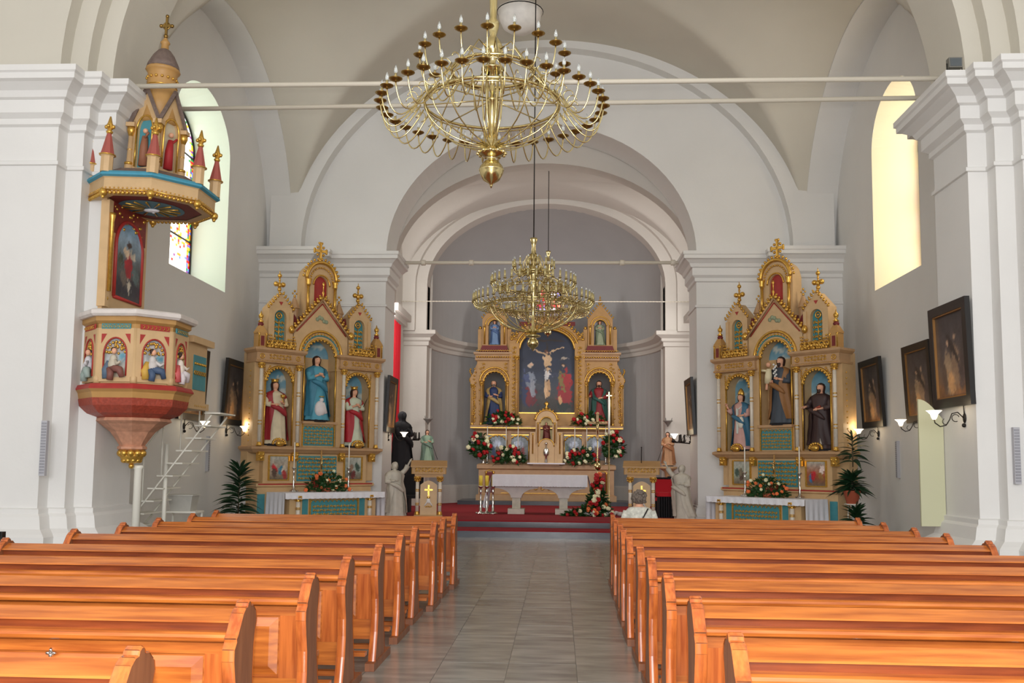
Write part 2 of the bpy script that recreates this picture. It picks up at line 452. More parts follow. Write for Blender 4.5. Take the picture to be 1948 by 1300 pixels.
# stained glass of the side windows
def stained(name, X, B, seed, nu=26, nv=64):
    ys = [p[0] for p in B]; y0, y1 = min(ys), max(ys); zb = B[0][1]; vs_ = B[1][1]
    zt = max(p[1] for p in B); hw = (y1-y0)/2; uc = (y0+y1)/2
    rng = random.Random(seed)
    pal = [(255, 255, 252), (250, 250, 255), (255, 252, 235), (250, 240, 220), (255, 255, 255), (230, 120, 20), (250, 190, 40), (190, 30, 30), (90, 110, 190), (120, 60, 120), (40, 120, 60)]
    m = MB(); cols = []
    for i in range(nu):
        for j in range(nv):
            a = y0+(y1-y0)*i/nu; b = y0+(y1-y0)*(i+1)/nu; c = zb+(zt-zb)*j/nv; d = zb+(zt-zb)*(j+1)/nv
            mid = (a+b)/2
            t = (mid-uc)/hw; lim = vs_+(zt-vs_)*math.sqrt(max(0, 1-t*t))
            if c > lim: continue
            d = min(d, lim)
            m.add([(X, a, c), (X, b, c), (X, b, d), (X, a, d)], [(0, 1, 2, 3)])
            fz = (c-zb)/(zt-zb); edge = abs(t) > 0.88
            q = rng.random()
            if edge: col = rng.choice(pal[5:]+[(60, 60, 110)])
            elif 0.18 < fz < 0.32: col = rng.choice(pal[5:8]) if q < .35 else rng.choice(pal[:5])
            elif 0.36 < fz < 0.52: col = rng.choice([(120, 60, 80), (80, 90, 170), (200, 120, 60), (250, 240, 220)])
            else: col = pal[rng.randrange(5)] if q < .86 else rng.choice(pal[5:])
            cols.append(col)
    o = m.build(name, GLASSP)
    at = o.data.color_attributes.new('paint', 'FLOAT_COLOR', 'CORNER')
    fc = []
    for c in cols: fc += (list(srgb(*c)[:3])+[1])*4
    at.data.foreach_set('color', fc)
    fr = MB()
    for fz in (0.0, 0.25, 0.5, 0.75): fr.box(X-.01, X+.015*(1 if X > 0 else -1)+.03, y0, y1, zb+(zt-zb)*fz-.02, zb+(zt-zb)*fz+.02)
    for f2 in (0.0, 0.5, 1.0):
        yy = y0+(y1-y0)*f2
        zz = zt if f2 == .5 else vs_
        fr.box(X-.02, X+.03, yy-.03, yy+.03, zb, zz)
    fr.torus((X, uc, vs_), hw-.02, .035, 24, 5, axis='x', a0=0, a1=PI, sz=(zt-vs_)/hw)
    fr.build('window_frame', BLACK, o)
    return struct(o)
stained('window_1', XL-.74, BL, 3)
stained('window_2', XR+.94, BR, 9)

# choir wall with the triumphal arch, stepped wall ribs
m = MB(); m.plate(XZ, XL-.1, XR+.1, 0, 14, 23.40, 24.70, hole=(-0.50, 3.90, 0, 6.9, 3.38), n=40)
struct(m.build('wall_choir_arch', PLASTER))
CR = (-4.40, 3.40)
m = MB()
m.plate(XZ, -7.3, 6.7, 6.9, 13.6, 23.05, 23.41, hole=(-.40, 6.10, 6.9, 7.0, 5.15), n=48)
struct(m.build('trim_choir_wall_ribs', PLASTER))
# side wall arches
m = MB()
m.plate(YZ, YA-.1, 23.5, 6.9, 12.2, -6.80, XL-.02, hole=(18.9, 4.42, 6.9, 6.97, 4.0), n=40)
struct(m.build('trim_arch_left', PLASTER))
m = MB()
m.plate(YZ, YA-.1, 23.5, 6.9, 12.2, 6.05, XR+.02, hole=(18.9, 4.42, 6.9, 6.97, 4.0), n=40)
struct(m.build('trim_arch_right', PLASTER))
# nave transverse arch (three orders) over the near piers
m = MB()
m.plate(XZ, -10.5, 9.6, 6.9, 14.0, 12.50, 14.45, hole=(XC, 6.58, 6.9, 7.0, 5.9), n=48)
m.plate(XZ, -7.3, 6.4, 6.9, 13.6, 12.75, 14.30, hole=(XC, 6.32, 6.9, 7.0, 5.6), n=48)
m.plate(XZ, -7.3, 6.4, 6.9, 13.6, 13.00, 14.15, hole=(XC, 6.07, 6.9, 7.0, 5.3), n=48)
struct(m.build('trim_nave_arch', PLASTER_V))

def groin(name, x0, x1, y0, y1, zs, b0, bside, bend, mt, n=96):
    m = MB(); xc, yc = (x0+x1)/2, (y0+y1)/2; hx, hy = (x1-x0)/2, (y1-y0)/2
    vs = []
    for i in range(n+1):
        u = math.sin(-PI/2+PI*i/n)
        for j in range(n+1):
            v = math.sin(-PI/2+PI*j/n)
            z1 = (b0+(bend-b0)*v*v)*math.sqrt(max(0, 1-u*u)); z2 = (b0+(bside-b0)*u*u)*math.sqrt(max(0, 1-v*v))
            vs.append((xc+hx*u, yc+hy*v, zs+max(z1, z2)))
    fs = [(i*(n+1)+j, i*(n+1)+j+1, (i+1)*(n+1)+j+1, (i+1)*(n+1)+j) for i in range(n) for j in range(n)]
    m.add(vs, fs, True)
    return struct(m.build(name, mt))
groin('ceiling_nave_vault', -6.82, 6.07, 14.46, 23.34, 6.97, 5.15, 4.02, 5.40, PLASTER_V)

# entablature / base profiles
NECK = [(-.01, 5.70), (.035, 5.71), (.035, 5.76), (-.01, 5.78)]
ENT = [(-.01, 6.25), (.05, 6.28), (.05, 6.36), (.13, 6.42), (.13, 6.60), (.18, 6.62), (.22, 6.70), (.34, 6.78), (.40, 6.80), (.40, 6.88), (.43, 6.90), (.43, 6.98), (0, 7.03)]
BASE = [(-.01, .98), (.04, .96), (.04, .90), (.08, .86), (.12, .70), (.20, .64), (.24, .60), (.24, .50), (.28, .46), (.28, 0)]
def pier(name, plan, side):
    m = MB(); m.sweep(plan, [(0, 0), (0, 7.0)], side)
    m.sweep(plan, ENT, side); m.sweep(plan, NECK, side); m.sweep(plan, BASE, side)
    # top cap
    return struct(m.build(name, PLASTER))
PR = [(9.5, 12.5), (6.10, 12.5), (6.10, 12.75), (5.86, 12.75), (5.86, 13.0), (5.60, 13.0), (5.60, 14.15), (5.86, 14.15), (5.86, 14.40), (6.85, 14.40)]
PL = [(-.9-x, y) for x, y in PR]
PL[0] = (-7.85, 12.5); PL = [(-10.5, 13.3), (-7.85, 13.3)]+PL; PL[-1] = (-7.6, 14.40)
pier('wall_pier_right', PR, 1); pier('wall_pier_left', PL, -1)
CL_ = [(XL, 22.86), (-6.30, 22.86), (-6.30, 23.12), (-6.05, 23.12), (-6.05, 23.38), (-4.385, 23.38), (-4.385, 24.69)]
CRR = [(XR, 22.86), (5.62, 22.86), (5.62, 23.12), (5.38, 23.12), (5.38, 23.38), (3.385, 23.38), (3.385, 24.69)]
ENT2 = [(o*0.85, z-.07) for o, z in ENT]
def ptrim(name, plan, side, ent):
    m = MB(); m.sweep(plan, [(0, 0), (0, 6.95)], side); m.sweep(plan, ent, side); m.sweep(plan, [(o_, z-.15) for o_, z in NECK], side); m.sweep(plan, [(o*.5, z*.7) for o, z in BASE], side)
    return struct(m.build(name, PLASTER))
ptrim('trim_1', CL_, -1, ENT2); ptrim('trim_2', CRR, 1, ENT2)
# top ledges of the entablatures (flat caps)
m = MB()
m.box(-10.5, -6.5, 12.5, 14.4, 6.99, 7.02); m.box(5.6, 9.6, 12.5, 14.4, 6.99, 7.02)
struct(m.build('trim_3', PLASTER))
# choir interior
m = MB()
m.box(-4.99, -4.95, 24.7, 30, 0, 9.5); m.box(-4.96, -4.39, 24.705, 24.73, 0, 9)
struct(m.build('wall_choir_left', PLASTER_C))
m = MB(); m.box(4.10, 4.14, 24.7, 30, 0, 9.5); m.box(3.39, 4.12, 24.705, 24.73, 0, 9)
struct(m.build('wall_choir_right', PLASTER_C))
m = MB()
m.plate(XZ, -5.0, 4.15, 6.0, 11.2, 24.72, 25.25, hole=(XC, 4.0, 6.0, 6.9, 2.78), n=40)
m.plate(XZ, -5.0, 4.15, 5.8, 11.2, 29.5, 30.15, hole=(XC, 3.76, 5.8, 7.3, 2.62), n=40)
m.plate(XZ, -5.0, 4.15, 5.8, 11.2, 29.25, 29.52, hole=(XC, 4.10, 5.8, 7.3, 2.85), n=40)
struct(m.build('trim_choir_ribs', PLASTER_C))
groin('ceiling_choir_vault', -4.97, 4.12, 25.15, 29.4, 7.0, 2.95, 2.2, 3.05, PLASTER_C, 64)
# apse
def apse_pt(t, a=3.78, b=4.1): return (XC-a*math.cos(t), 30.1+b*math.sin(t))
path = [(-4.95, 29.70), (-4.21, 29.70), (-4.21, 30.1)]+[apse_pt(PI*i/36) for i in range(1, 36)]+[(3.31, 30.1), (3.31, 29.70), (4.10, 29.70)]
m = MB(); ap = [apse_pt(PI*i/40) for i in range(41)]
m.sweep(ap, [(0, 0), (0, 7.3)], -1)
struct(m.build('wall_apse', PLASTER_A))
m = MB(); vs = []; N1, N2 = 40, 16
for j in range(N2+1):
    ph = PI/2*j/N2
    for i in range(N1+1):
        t = PI*i/N1
        vs.append((XC-3.78*math.cos(t)*math.cos(ph), 30.1+4.1*math.sin(t)*math.cos(ph), 7.3+2.62*math.sin(ph)))
m.add(vs, [(j*(N1+1)+i, j*(N1+1)+i+1, (j+1)*(N1+1)+i+1, (j+1)*(N1+1)+i) for j in range(N2) for i in range(N1)], True)
struct(m.build('ceiling_apse_dome', PLASTER_A))
m = MB()
m.sweep(path, [(0, 5.36), (.06, 5.38), (.06, 5.50), (.12, 5.54), (.12, 5.62), (.26, 5.70), (.30, 5.72), (.30, 5.84), (0, 5.88)], -1)
m.sweep(path, [(.05, 0), (.05, .9), (-.01, .93)], -1)
struct(m.build('trim_4', PLASTER_C))
m = MB(); m.box(-4.96, -4.21, 29.70, 30.4, 0, 7.5); m.box(3.31, 4.11, 29.70, 30.4, 0, 7.5); struct(m.build('trim_5', PLASTER_C))
# far choir wall closing panels
m = MB(); m.box(-5, -4.15, 30.3, 30.4, 0, 11); m.box(3.25, 4.2, 30.3, 30.4, 0, 11); struct(m.build('trim_6', PLASTER_C))
# near bay walls beside and behind the viewer
m = MB(); m.box(-9.2, -9.1, -6, 13.4, 0, 12); struct(m.build('wall_left_near', PLASTER))
m = MB(); m.box(8.3, 8.4, -6, 12.6, 0, 12); struct(m.build('wall_right_near', PLASTER))

m = MB(); m.box(-9.2, 8.4, -6, 12.5, 13.2, 13.3); struct(m.build('ceiling_near', PLASTER_V))
# tie rods
def rod(name, a, b, r, label, beads=False):
    m = MB(); m.tube([a, b], r, 10)
    if beads:
        n = 90
        for i in range(1, n):
            t = i/n; m.ball([a[k]+(b[k]-a[k])*t for k in range(3)], r*1.6, 6, 4)
    return tag(m.build(name, RODM), label, 'tie rod', 'iron tie rods across the church')
rod('tie_rod', (-6.3, 12.95, 7.02), (5.4, 12.95, 7.02), .035, 'upper of two long pale tie rods between the great pillars')
rod('tie_rod', (-6.3, 14.05, 7.10), (5.4, 13.75, 7.06), .035, 'lower of two long pale tie rods between the great pillars')
o = rod('tie_rod', (-4.4, 24.1, 6.84), (3.4, 24.1, 6.84), .045, 'pale tie rod across the springing of the choir arch')
for x in (-3.55, -2.3, 1.6, 2.9): MB().lathe([(.05, -.06), (.075, -.05), (.075, .05), (.05, .06)], (0, 0, 0), 12).build('collar', RODM, o, (x, 24.1, 6.84), (0, PI/2, 0))
rod('tie_rod', (-4.94, 29.0, 6.68), (4.09, 29.0, 6.68), .014, 'thin beaded tie rod before the apse behind the chandeliers', True)
# ------------------------------------------------------------------ pews
def pew_parts(L):
    P = {}
    prof = [(.015, .915), (.0, .925), (-.095, .884), (-.102, .876), (-.060, .872), (-.060, .842), (-.070, .838), (-.122, .836), (-.140, .828), (-.146, .815), (-.140, .800), (-.124, .792), (-.02, .790), (.015, .80)]
    P['book_rest'] = MB().prism(prof, .0, L, 'x')
    P['back_board'] = MB().box(0, L, -.004, .014, .22, .80)
    m = MB()
    st = .13
    m.box(0, L, -.03, -.003, .64+.08, .775); m.box(0, L, -.03, -.003, .20, .36)
    P['rail'] = m
    P['stile'] = None
    P['seat'] = MB().box(0, L, .02, .36, .42, .45)
    P['kneeler'] = MB().box(.0, L, -.36, -.28, .125, .155)
    P['foot_bar'] = MB().box(.0, L, .08, .14, .10, .135)
    return P
def end_poly(far=1):
    pts = []
    # near edge from foot up
    near = [(-.215, .06), (-.185, .16), (-.150, .28), (-.135, .42), (-.145, .54), (-.175, .64), (-.195, .72), (-.195, .77), (-.165, .80), (-.170, .815), (-.15, .83), (-.085, .915), (-.055, .935), (-.028, .938), (-.020, .955), (.0, .965), (.02, .955), (.028, .938), (.06, .935), (.105, .90), (.115, .86), (.095, .80), (.08, .74), (.078, .6), (.09, .48), (.13, .30), (.165, .16), (.19, .06)]
    return near
def make_pew(X0, X1, Y, label, side, idx):
    L = X1-X0
    t = thing('pew', label, 'pew', (X0, Y, 0), 0, 'varnished pews in two blocks')
    P = pew_parts(L)
    P['book_rest'].build('book_rest', WOOD, t)
    MB().prism([(-.078, .882), (-.070, .838), (-.05, .838), (-.05, .885)], .001, L-.001, 'x').build('painted_shade_strip', WOOD_SHADE, t)  # strip coloured dark to paint the shade under the book rest overhang
    P['back_board'].build('back_board', WOOD, t)
    P['rail'].build('rail', WOOD, t)
    P['seat'].build('seat', WOOD, t)
    P['kneeler'].build('kneeler', WOOD, t); P['foot_bar'].build('foot_bar', WOOD, t)
    sm = None
    for x in (0.0, L/2-.07, L-.14):
        if sm is None: sm = MB().box(0, .14, -.031, -.002, .36, .72).build('stile', WOODV, t); sm.location = (x, 0, 0)
        else: dup(sm, t, (x, 0, 0))
    w2 = L/2-.21-.03
    rp = None
    for x in (.155, L/2+.085):
        if rp is None:
            m = MB(); a, b, c, d = 0, w2, .375, .705; e = .05
            vs = [(a, -.008, c), (b, -.008, c), (b, -.008, d), (a, -.008, d), (a+e, -.024, c+e), (b-e, -.024, c+e), (b-e, -.024, d-e), (a+e, -.024, d-e)]
            m.add(vs, [(0, 1, 5, 4), (1, 2, 6, 5), (2, 3, 7, 6), (3, 0, 4, 7), (4, 5, 6, 7)])
            rp = m.build('raised_panel', WOOD, t, (x, 0, 0))
        else: dup(rp, t, (x, 0, 0))
    ee = None
    for x in (-.055, L):
        if ee is None:
            m = MB(); m.prism(end_poly(), 0, .055, 'x')
            ee = m.build('end_panel', [WOODE], t, (x, 0, 0))
            # bright moulded edge strip following the outline
            pts = [p for p in end_poly()]
            q = MB()
            for a, b in zip(pts[:-1], pts[1:]):
                q.add([(-.004, a[0], a[1]), (.059, a[0], a[1]), (.059, b[0], b[1]), (-.004, b[0], b[1])], [(0, 1, 2, 3)])
            r = 0.006
            q2 = MB()
            for a, b in zip(pts[:-1], pts[1:]):
                na = Vector((b[0]-a[0], b[1]-a[1])).normalized(); nn = (-na.y*r, na.x*r)
                v = [(-.003, a[0]-nn[0]*0, a[1]-nn[1]*0), (.058, a[0], a[1]), (.058, b[0], b[1]), (-.003, b[0], b[1]),
                     (.003, a[0]+nn[0], a[1]+nn[1]), (.052, a[0]+nn[0], a[1]+nn[1]), (.052, b[0]+nn[0], b[1]+nn[1]), (.003, b[0]+nn[0], b[1]+nn[1])]
                q2.add(v, [(4, 7, 6, 5), (0, 3, 7, 4), (1, 5, 6, 2)], True)
            ed = q2.build('moulded_edge', WOODV, ee)
            fb = MB().box(-.01, .065, -.30, .42, 0, .06).build('foot_block', WOODE, ee)
        else:
            e2 = dup(ee, t, (x, 0, 0))
            for c in (ed, fb): dup(c, e2)
    return t
LY = [(3.35, -1.466), (4.51, -1.464), (5.65, -1.443), (6.80, -1.477), (7.81, -1.441), (8.94, -1.453), (9.96, -1.471), (10.86, -1.387), (11.89, -1.408), (12.72, -1.361)]
RY = [(3.86, .673), (4.91, .666), (5.95, .647), (7.06, .65), (8.02, .651), (9.07, .638), (10.03, .649), (10.92, .673), (11.93, .68), (12.93, .702)]
ORD = ['first', 'second', 'third', 'fourth', 'fifth', 'sixth', 'seventh', 'eighth', 'ninth', 'tenth']
PEWS = {}
for k, (y, x) in enumerate(LY):
    PEWS['L', k] = make_pew(-4.60, x-.055, y, 'orange-brown wooden pew, %s from the altar in the left block' % ORD[9-k], 'L', k)
for k, (y, x) in enumerate(RY):
    PEWS['R', k] = make_pew(x+.055, 3.95, y, 'orange-brown wooden pew, %s from the altar in the right block' % ORD[9-k], 'R', k)
# silver fleur hooks on the backs
def hook(pew, x):
    m = MB()
    m.ball((0, 0, 0), .011, 8, 5); m.ball((0, 0, .022), .009, 8, 5, sz=1.5)
    for s in (-1, 1):
        m.ball((s*.016, 0, .010), .008, 8, 5, sx=1.4); m.tube([(0, 0, -.005), (s*.008, -.01, -.02), (s*.02, -.02, -.026)], .004, 6)
    m.tube([(0, 0, 0), (0, -.012, -.028), (0, -.03, -.034), (0, -.038, -.022)], .005, 6)
    m.build('bag_hook', SILVER, pew, (x, -.035, .70))
hook(PEWS['L', 1], -2.40+4.60); hook(PEWS['R', 1], 1.49-.72); hook(PEWS['R', 1], 2.26-.72)
# ------------------------------------------------------------------ figures
FIG = [(0.0, .175, .135), (.02, .170, .13), (.10, .155, .12), (.22, .142, .11), (.34, .132, .10), (.46, .125, .095), (.53, .128, .098),
       (.60, .112, .085), (.68, .118, .085), (.75, .135, .088), (.80, .138, .082), (.825, .115, .07), (.842, .06, .05), (.858, .036, .036), (.872, .035, .036),
       (.884, .044, .048), (.905, .052, .060), (.930, .057, .066), (.955, .056, .066), (.978, .046, .054), (.993, .026, .032), (1.0, .004, .005)]
def fig_body(h, seated=False, folds=9, ph=0.0, lean=0.0, sway=0.012, amp=.075, squeeze=1.0):
    m = MB(); seg = 28; vs = []; mi = []
    n = len(FIG)
    for z, rx, ry in FIG:
        ox = sway*math.sin(z*PI*1.3+ph)+lean*z*z; oy = -.01*math.sin(z*3)
        for k in range(seg):
            a = 2*PI*k/seg
            fz = 1.0
            if z < .84:
                t = max(0, 1-z/.84)
                fz = 1+amp*(.35+t)*math.sin(folds*a+ph+2.2*math.sin(z*4+ph))+.04*math.sin(4*a+z*9+ph)
                fz *= squeeze
            if z < .82: fz *= 1.16
            x, y = rx*fz*math.cos(a), ry*fz*math.sin(a)
            if z > .88 and z < .96:            # face: chin, nose
                f = max(0, -math.sin(a)-.80)/.20
                if .905 <= z <= .935: y -= .012*f
            vs.append(((ox+x)*h, (oy+y)*h, z*h))
    m.m = 0
    fs0 = []; fs1 = []
    for i in range(n-1):
        for k in range(seg):
            k2 = (k+1) % seg
            (fs0 if FIG[i][0] < .84 else fs1).append((i*seg+k, i*seg+k2, (i+1)*seg+k2, (i+1)*seg+k))
    b = len(m.v); m.v += [Vector(v) for v in vs]
    for q in fs0: m.f.append(q); m.mi.append(0); m.sm.append(True)
    for q in fs1: m.f.append(q); m.mi.append(1); m.sm.append(True)
    return m, (lambda z: Vector(((sway*math.sin(z*PI*1.3+ph)+lean*z*z)*h, -.01*math.sin(z*3)*h, z*h)))
def hand(m, c, d, s):
    """small hand with palm, four fingers and thumb at c pointing along d"""
    d = Vector(d).normalized(); c = Vector(c)
    p = d.orthogonal().normalized(); q = d.cross(p)
    m.ball(tuple(c+d*.02*s), .024*s, 8, 5, sx=1.0, sy=.8, sz=1.1)
    for k in range(4):
        o = p*(-.018+.012*k)*s
        m.tube([c+o+d*.03*s, c+o+d*.055*s-q*.004*s, c+o+d*(.075-.004*abs(k-1.4))*s-q*.012*s], [.0062*s, .0055*s, .004*s], 5)
    m.tube([c+p*.02*s, c+p*.034*s+d*.022*s, c+p*.034*s+d*.042*s], [.008*s, .007*s, .005*s], 5)
def statue(name, label, cat, loc, rz, h, robe, mantle=None, hair=HAIR, beard=False, pose='pray', hairlen=.76, crown=None, halo=False, skin=SKIN, ph=0.0, lean=0.0, sleeve=None, extra=None, base=None, group=None, veil=None, folds=9, sway=.012, parent=None, hood=False):
    t = thing(name, label, cat, loc, rz, group) if parent is None else parent
    body, at = fig_body(h, ph=ph, lean=lean, folds=folds, sway=sway)
    sl = 0
    # arms in the same mesh
    body.m = 0
    poses = {
        'pray': [((-.13, .0, .775), (-.15, -.06, .64), (-.02, -.13, .70)), ((.13, 0, .775), (.15, -.06, .64), (.02, -.13, .70))],
        'hold': [((-.13, .0, .775), (-.165, -.03, .63), (-.06, -.14, .62)), ((.13, 0, .775), (.165, -.05, .62), (.05, -.14, .66))],
        'bless': [((-.13, .0, .775), (-.20, -.05, .66), (-.21, -.14, .78)), ((.13, 0, .775), (.165, -.03, .62), (.08, -.13, .60))],
        'staff': [((-.13, .0, .775), (-.19, -.04, .66), (-.20, -.12, .64)), ((.13, 0, .775), (.165, -.03, .63), (.03, -.14, .60))],
        'raiser': [((.12, .0, .775), (.20, -.04, .86), (.28, -.06, 1.02)), ((-.13, 0, .775), (-.17, -.05, .63), (-.03, -.14, .66))],
        'raisel': [((-.12, .0, .775), (-.20, -.04, .86), (-.28, -.06, 1.02)), ((.13, 0, .775), (.17, -.05, .63), (.03, -.14, .66))],
        'down': [((-.13, .0, .775), (-.17, .0, .60), (-.15, -.06, .46)), ((.13, 0, .775), (.165, -.04, .62), (.06, -.14, .63))],
    }[pose]
    body.m = 1
    off = at(.75)
    for a, b, c in poses:
        A, B, Cc = [Vector(p)*h+Vector((off.x, off.y, 0)) for p in (a, b, c)]
        mid = (B+Cc)/2
        body.m = 0
        body.tube([A, (A+B)/2+(A-off).normalized()*.006*h, B, mid], [.048*h, .046*h, .043*h, .047*h], 12)
        body.m = 1
        body.tube([mid, Cc], [.020*h, .016*h], 8)
        hand(body, Cc, (Cc-B), h*.85)
    # eyes
    hd = at(.93)
    o = body.build('body', [robe, skin], t)
    e = MB()
    for s in (-1, 1): e.ball((hd.x+s*.021*h, hd.y-.060*h, .938*h), .0065*h, 6, 4)
    e.build('eyes', HAIR if skin is SKIN else skin, t)
    # hair: cap round the back of the head, falling to the shoulders
    if hair is not None:
        m = MB(); seg = 22
        rows = [(1.008, .01), (.998, .036), (.98, .056), (.955, .068), (.925, .069), (.895, .064), (.865, .058), (.84, .075), (.80, .10), (.76, .11), (.70, .10)]
        rows = [r for r in rows if r[0] >= (hairlen if not hood else .80)]
        vs = []; k0 = seg
        for z, r in rows:
            op = .0 if z > .965 else (.95 if hairlen < .85 else 1.15)
            for k in range(seg+1):
                a = -PI/2+op+(2*PI-2*op)*k/seg
                q = at(z); rr = r*(1+.05*math.sin(9*a+z*40))
                vs.append((q.x+rr*h*math.cos(a)*.95, q.y+rr*h*math.sin(a)*(1.05 if z > .86 else .85), z*h))
        m.add(vs, [(i*(k0+1)+k, (i+1)*(k0+1)+k, (i+1)*(k0+1)+k+1, i*(k0+1)+k+1) for i in range(len(rows)-1) for k in range(k0)], True)
        m.build('hood' if hood else 'hair', hair, t)
        if beard:
            b = MB(); q = at(.88); b.ball((q.x, q.y-.052*h, .885*h), .034*h, 10, 6, sx=.95, sy=.6, sz=1.25)
            b.build('beard', hair, t)
    if mantle is not None:
        m = MB(); seg = 30; vs = []
        zs = [.06, .12, .2, .3, .4, .5, .6, .68, .75, .80, .835, .85]
        def R(z):
            for i in range(len(FIG)-1):
                if FIG[i][0] <= z <= FIG[i+1][0]:
                    q = (z-FIG[i][0])/(FIG[i+1][0]-FIG[i][0]); return FIG[i][1]*(1-q)+FIG[i+1][1]*q, FIG[i][2]*(1-q)+FIG[i+1][2]*q
        for z in zs:
            rx, ry = R(z); q = at(z); op = .55+.5*math.sin(z*5+ph)*.5+(.25 if z > .6 else 0)
            for k in range(seg+1):
                a = -PI/2+op+(2*PI-2*op)*k/seg
                g = 1.36+.10*math.sin(8*a+ph+z*5) if z < .8 else 1.22
                vs.append((q.x+rx*g*h*math.cos(a), q.y+ry*g*1.05*h*math.sin(a), z*h))
        m.add(vs, [(i*(seg+1)+k, i*(seg+1)+k+1, (i+1)*(seg+1)+k+1, (i+1)*(seg+1)+k) for i in range(len(zs)-1) for k in range(seg)], True)
        # diagonal swag across the front
        q = at(.6); pts = []
        for i in range(9):
            u = i/8; pts.append((q.x+(-.14+.28*u)*h, q.y-(.10+.04*math.sin(PI*u))*h, (.60-.16*u+.03*math.sin(PI*u))*h))
        m.tube(pts, [.012*h, .03*h, .038*h, .04*h, .042*h, .042*h, .04*h, .03*h, .012*h], 8)
        m.build('mantle', mantle, t)
    if veil is not None:
        m = MB(); vs = []; seg = 20
        rows = [(1.012, .012), (1.0, .042), (.98, .062), (.95, .075), (.91, .078), (.87, .082), (.83, .115), (.78, .145), (.70, .150), (.62, .14)]
        for z, r in rows:
            q = at(z); op = .0 if z > .985 else 1.0
            for k in range(seg+1):
                a = -PI/2+op+(2*PI-2*op)*k/seg
                vs.append((q.x+r*h*math.cos(a), q.y+r*h*.95*math.sin(a), z*h))
        m.add(vs, [(i*(seg+1)+k, (i+1)*(seg+1)+k, (i+1)*(seg+1)+k+1, i*(seg+1)+k+1) for i in range(len(rows)-1) for k in range(seg)], True)
        m.build('veil', veil, t)
    q = at(.97)
    if crown == 'crown':
        m = MB(); m.lathe([(.05*h, 0), (.058*h, .004*h), (.054*h, .02*h), (.062*h, .045*h)], (q.x, q.y, .985*h), 14, cap=False)
        for k in range(8):
            a = 2*PI*k/8; m.ball((q.x+.062*h*math.cos(a), q.y+.062*h*math.sin(a), 1.035*h), .010*h, 6, 4)
        m.build('crown', GOLD, t)
    if crown == 'mitre':
        m = MB(); m.lathe([(.056*h, 0), (.066*h, .03*h), (.06*h, .07*h), (.03*h, .115*h), (.004*h, .14*h)], (q.x, q.y, .965*h), 14, sy=.7)
        m.build('mitre', GOLD, t)
    if halo:
        m = MB(); m.torus((q.x, q.y+.05*h, .95*h), .085*h, .006*h, 24, 6, axis='y'); m.build('halo', GOLD, t)
    if base is not None:
        b = MB(); b.lathe([(.20*h, 0), (.20*h, .03*h), (.18*h, .04*h)], (0, 0, -.035*h), 16, sy=.8, smooth=False); b.build('base', base, t)
    if extra: extra(t, h, at)
    return t

# ------------------------------------------------------------------ ornament helpers
def crockets(m, pts, r, step):
    """row of small gilded leaves along a polyline in the xz plane"""
    for a, b in zip(pts[:-1], pts[1:]):
        A, B = Vector(a), Vector(b); n = max(1, int((B-A).length/step))
        for i in range(n):
            p = A.lerp(B, (i+.5)/n)
            m.ball(p, r, 6, 4, sx=1.1, sy=.8, sz=1.0)
            d = (B-A).normalized(); nn = Vector((-d.z, 0, d.x)) if d.x >= 0 else Vector((d.z, 0, -d.x))
            if nn.z < 0: nn = -nn
            m.ball(p+nn*r*1.2+d*r*.5, r*.62, 5, 4)
def scrolls(m, x0, x1, z0, z1, y, s, rng):
    """gilded foliage scrollwork filling a rectangle"""
    nx, nz = max(1, round((x1-x0)/s)), max(1, round((z1-z0)/s))
    for i in range(nx):
        for j in range(nz):
            cx = x0+(x1-x0)*(i+.5)/nx; cz = z0+(z1-z0)*(j+.5)/nz; a = (i+j) % 2*PI+rng.uniform(-.3, .3)
            m.torus((cx, y, cz), s*.30, s*.12, 7, 4, axis='y', a0=a, a1=a+PI*1.45)
            m.ball((cx+s*.30*math.cos(a), y-.004, cz+s*.30*math.sin(a)), s*.20, 5, 4)
            m.ball((cx, y, cz+s*.05), s*.15, 5, 3)
def arch_ring(m, c, hw, rise, r, y, n=24, cusps=0, cr=.02):
    m.tube([(c[0]-hw*math.cos(PI*i/n), y, c[1]+rise*math.sin(PI*i/n)) for i in range(n+1)], r, 6)
    for i in range(cusps):
        a = PI*(i+.5)/cusps; m.ball((c[0]-(hw-cr)*math.cos(a), y, c[1]+(rise-cr)*math.sin(a)), cr, 6, 4)
def finial(t, x, y, z, s, full=True, ballmat=None):
    m = MB(); m.lathe([(.10*s, 0), (.12*s, .03*s), (.05*s, .08*s), (.035*s, .18*s), (.07*s, .24*s), (.035*s, .30*s), (.03*s, .42*s), (.05*s, .46*s), (.02*s, .52*s)], (x, y, z), 8)
    for a in range(4):
        an = PI/2*a
        m.ball((x+.13*s*math.cos(an), y+.13*s*math.sin(an), z+.30*s), .075*s, 7, 5)
        m.ball((x+.08*s*math.cos(an+.78), y+.08*s*math.sin(an+.78), z+.40*s), .045*s, 6, 4)
    if full:
        m.ball((x, y, z+.60*s), .075*s, 10, 7); m.ball((x, y, z+.70*s), .035*s, 6, 4)
        m.tube([(x, y, z+.70*s), (x, y, z+.80*s)], [.02*s, .006*s], 6)
    return m.build('finial', ballmat or GOLD, t)
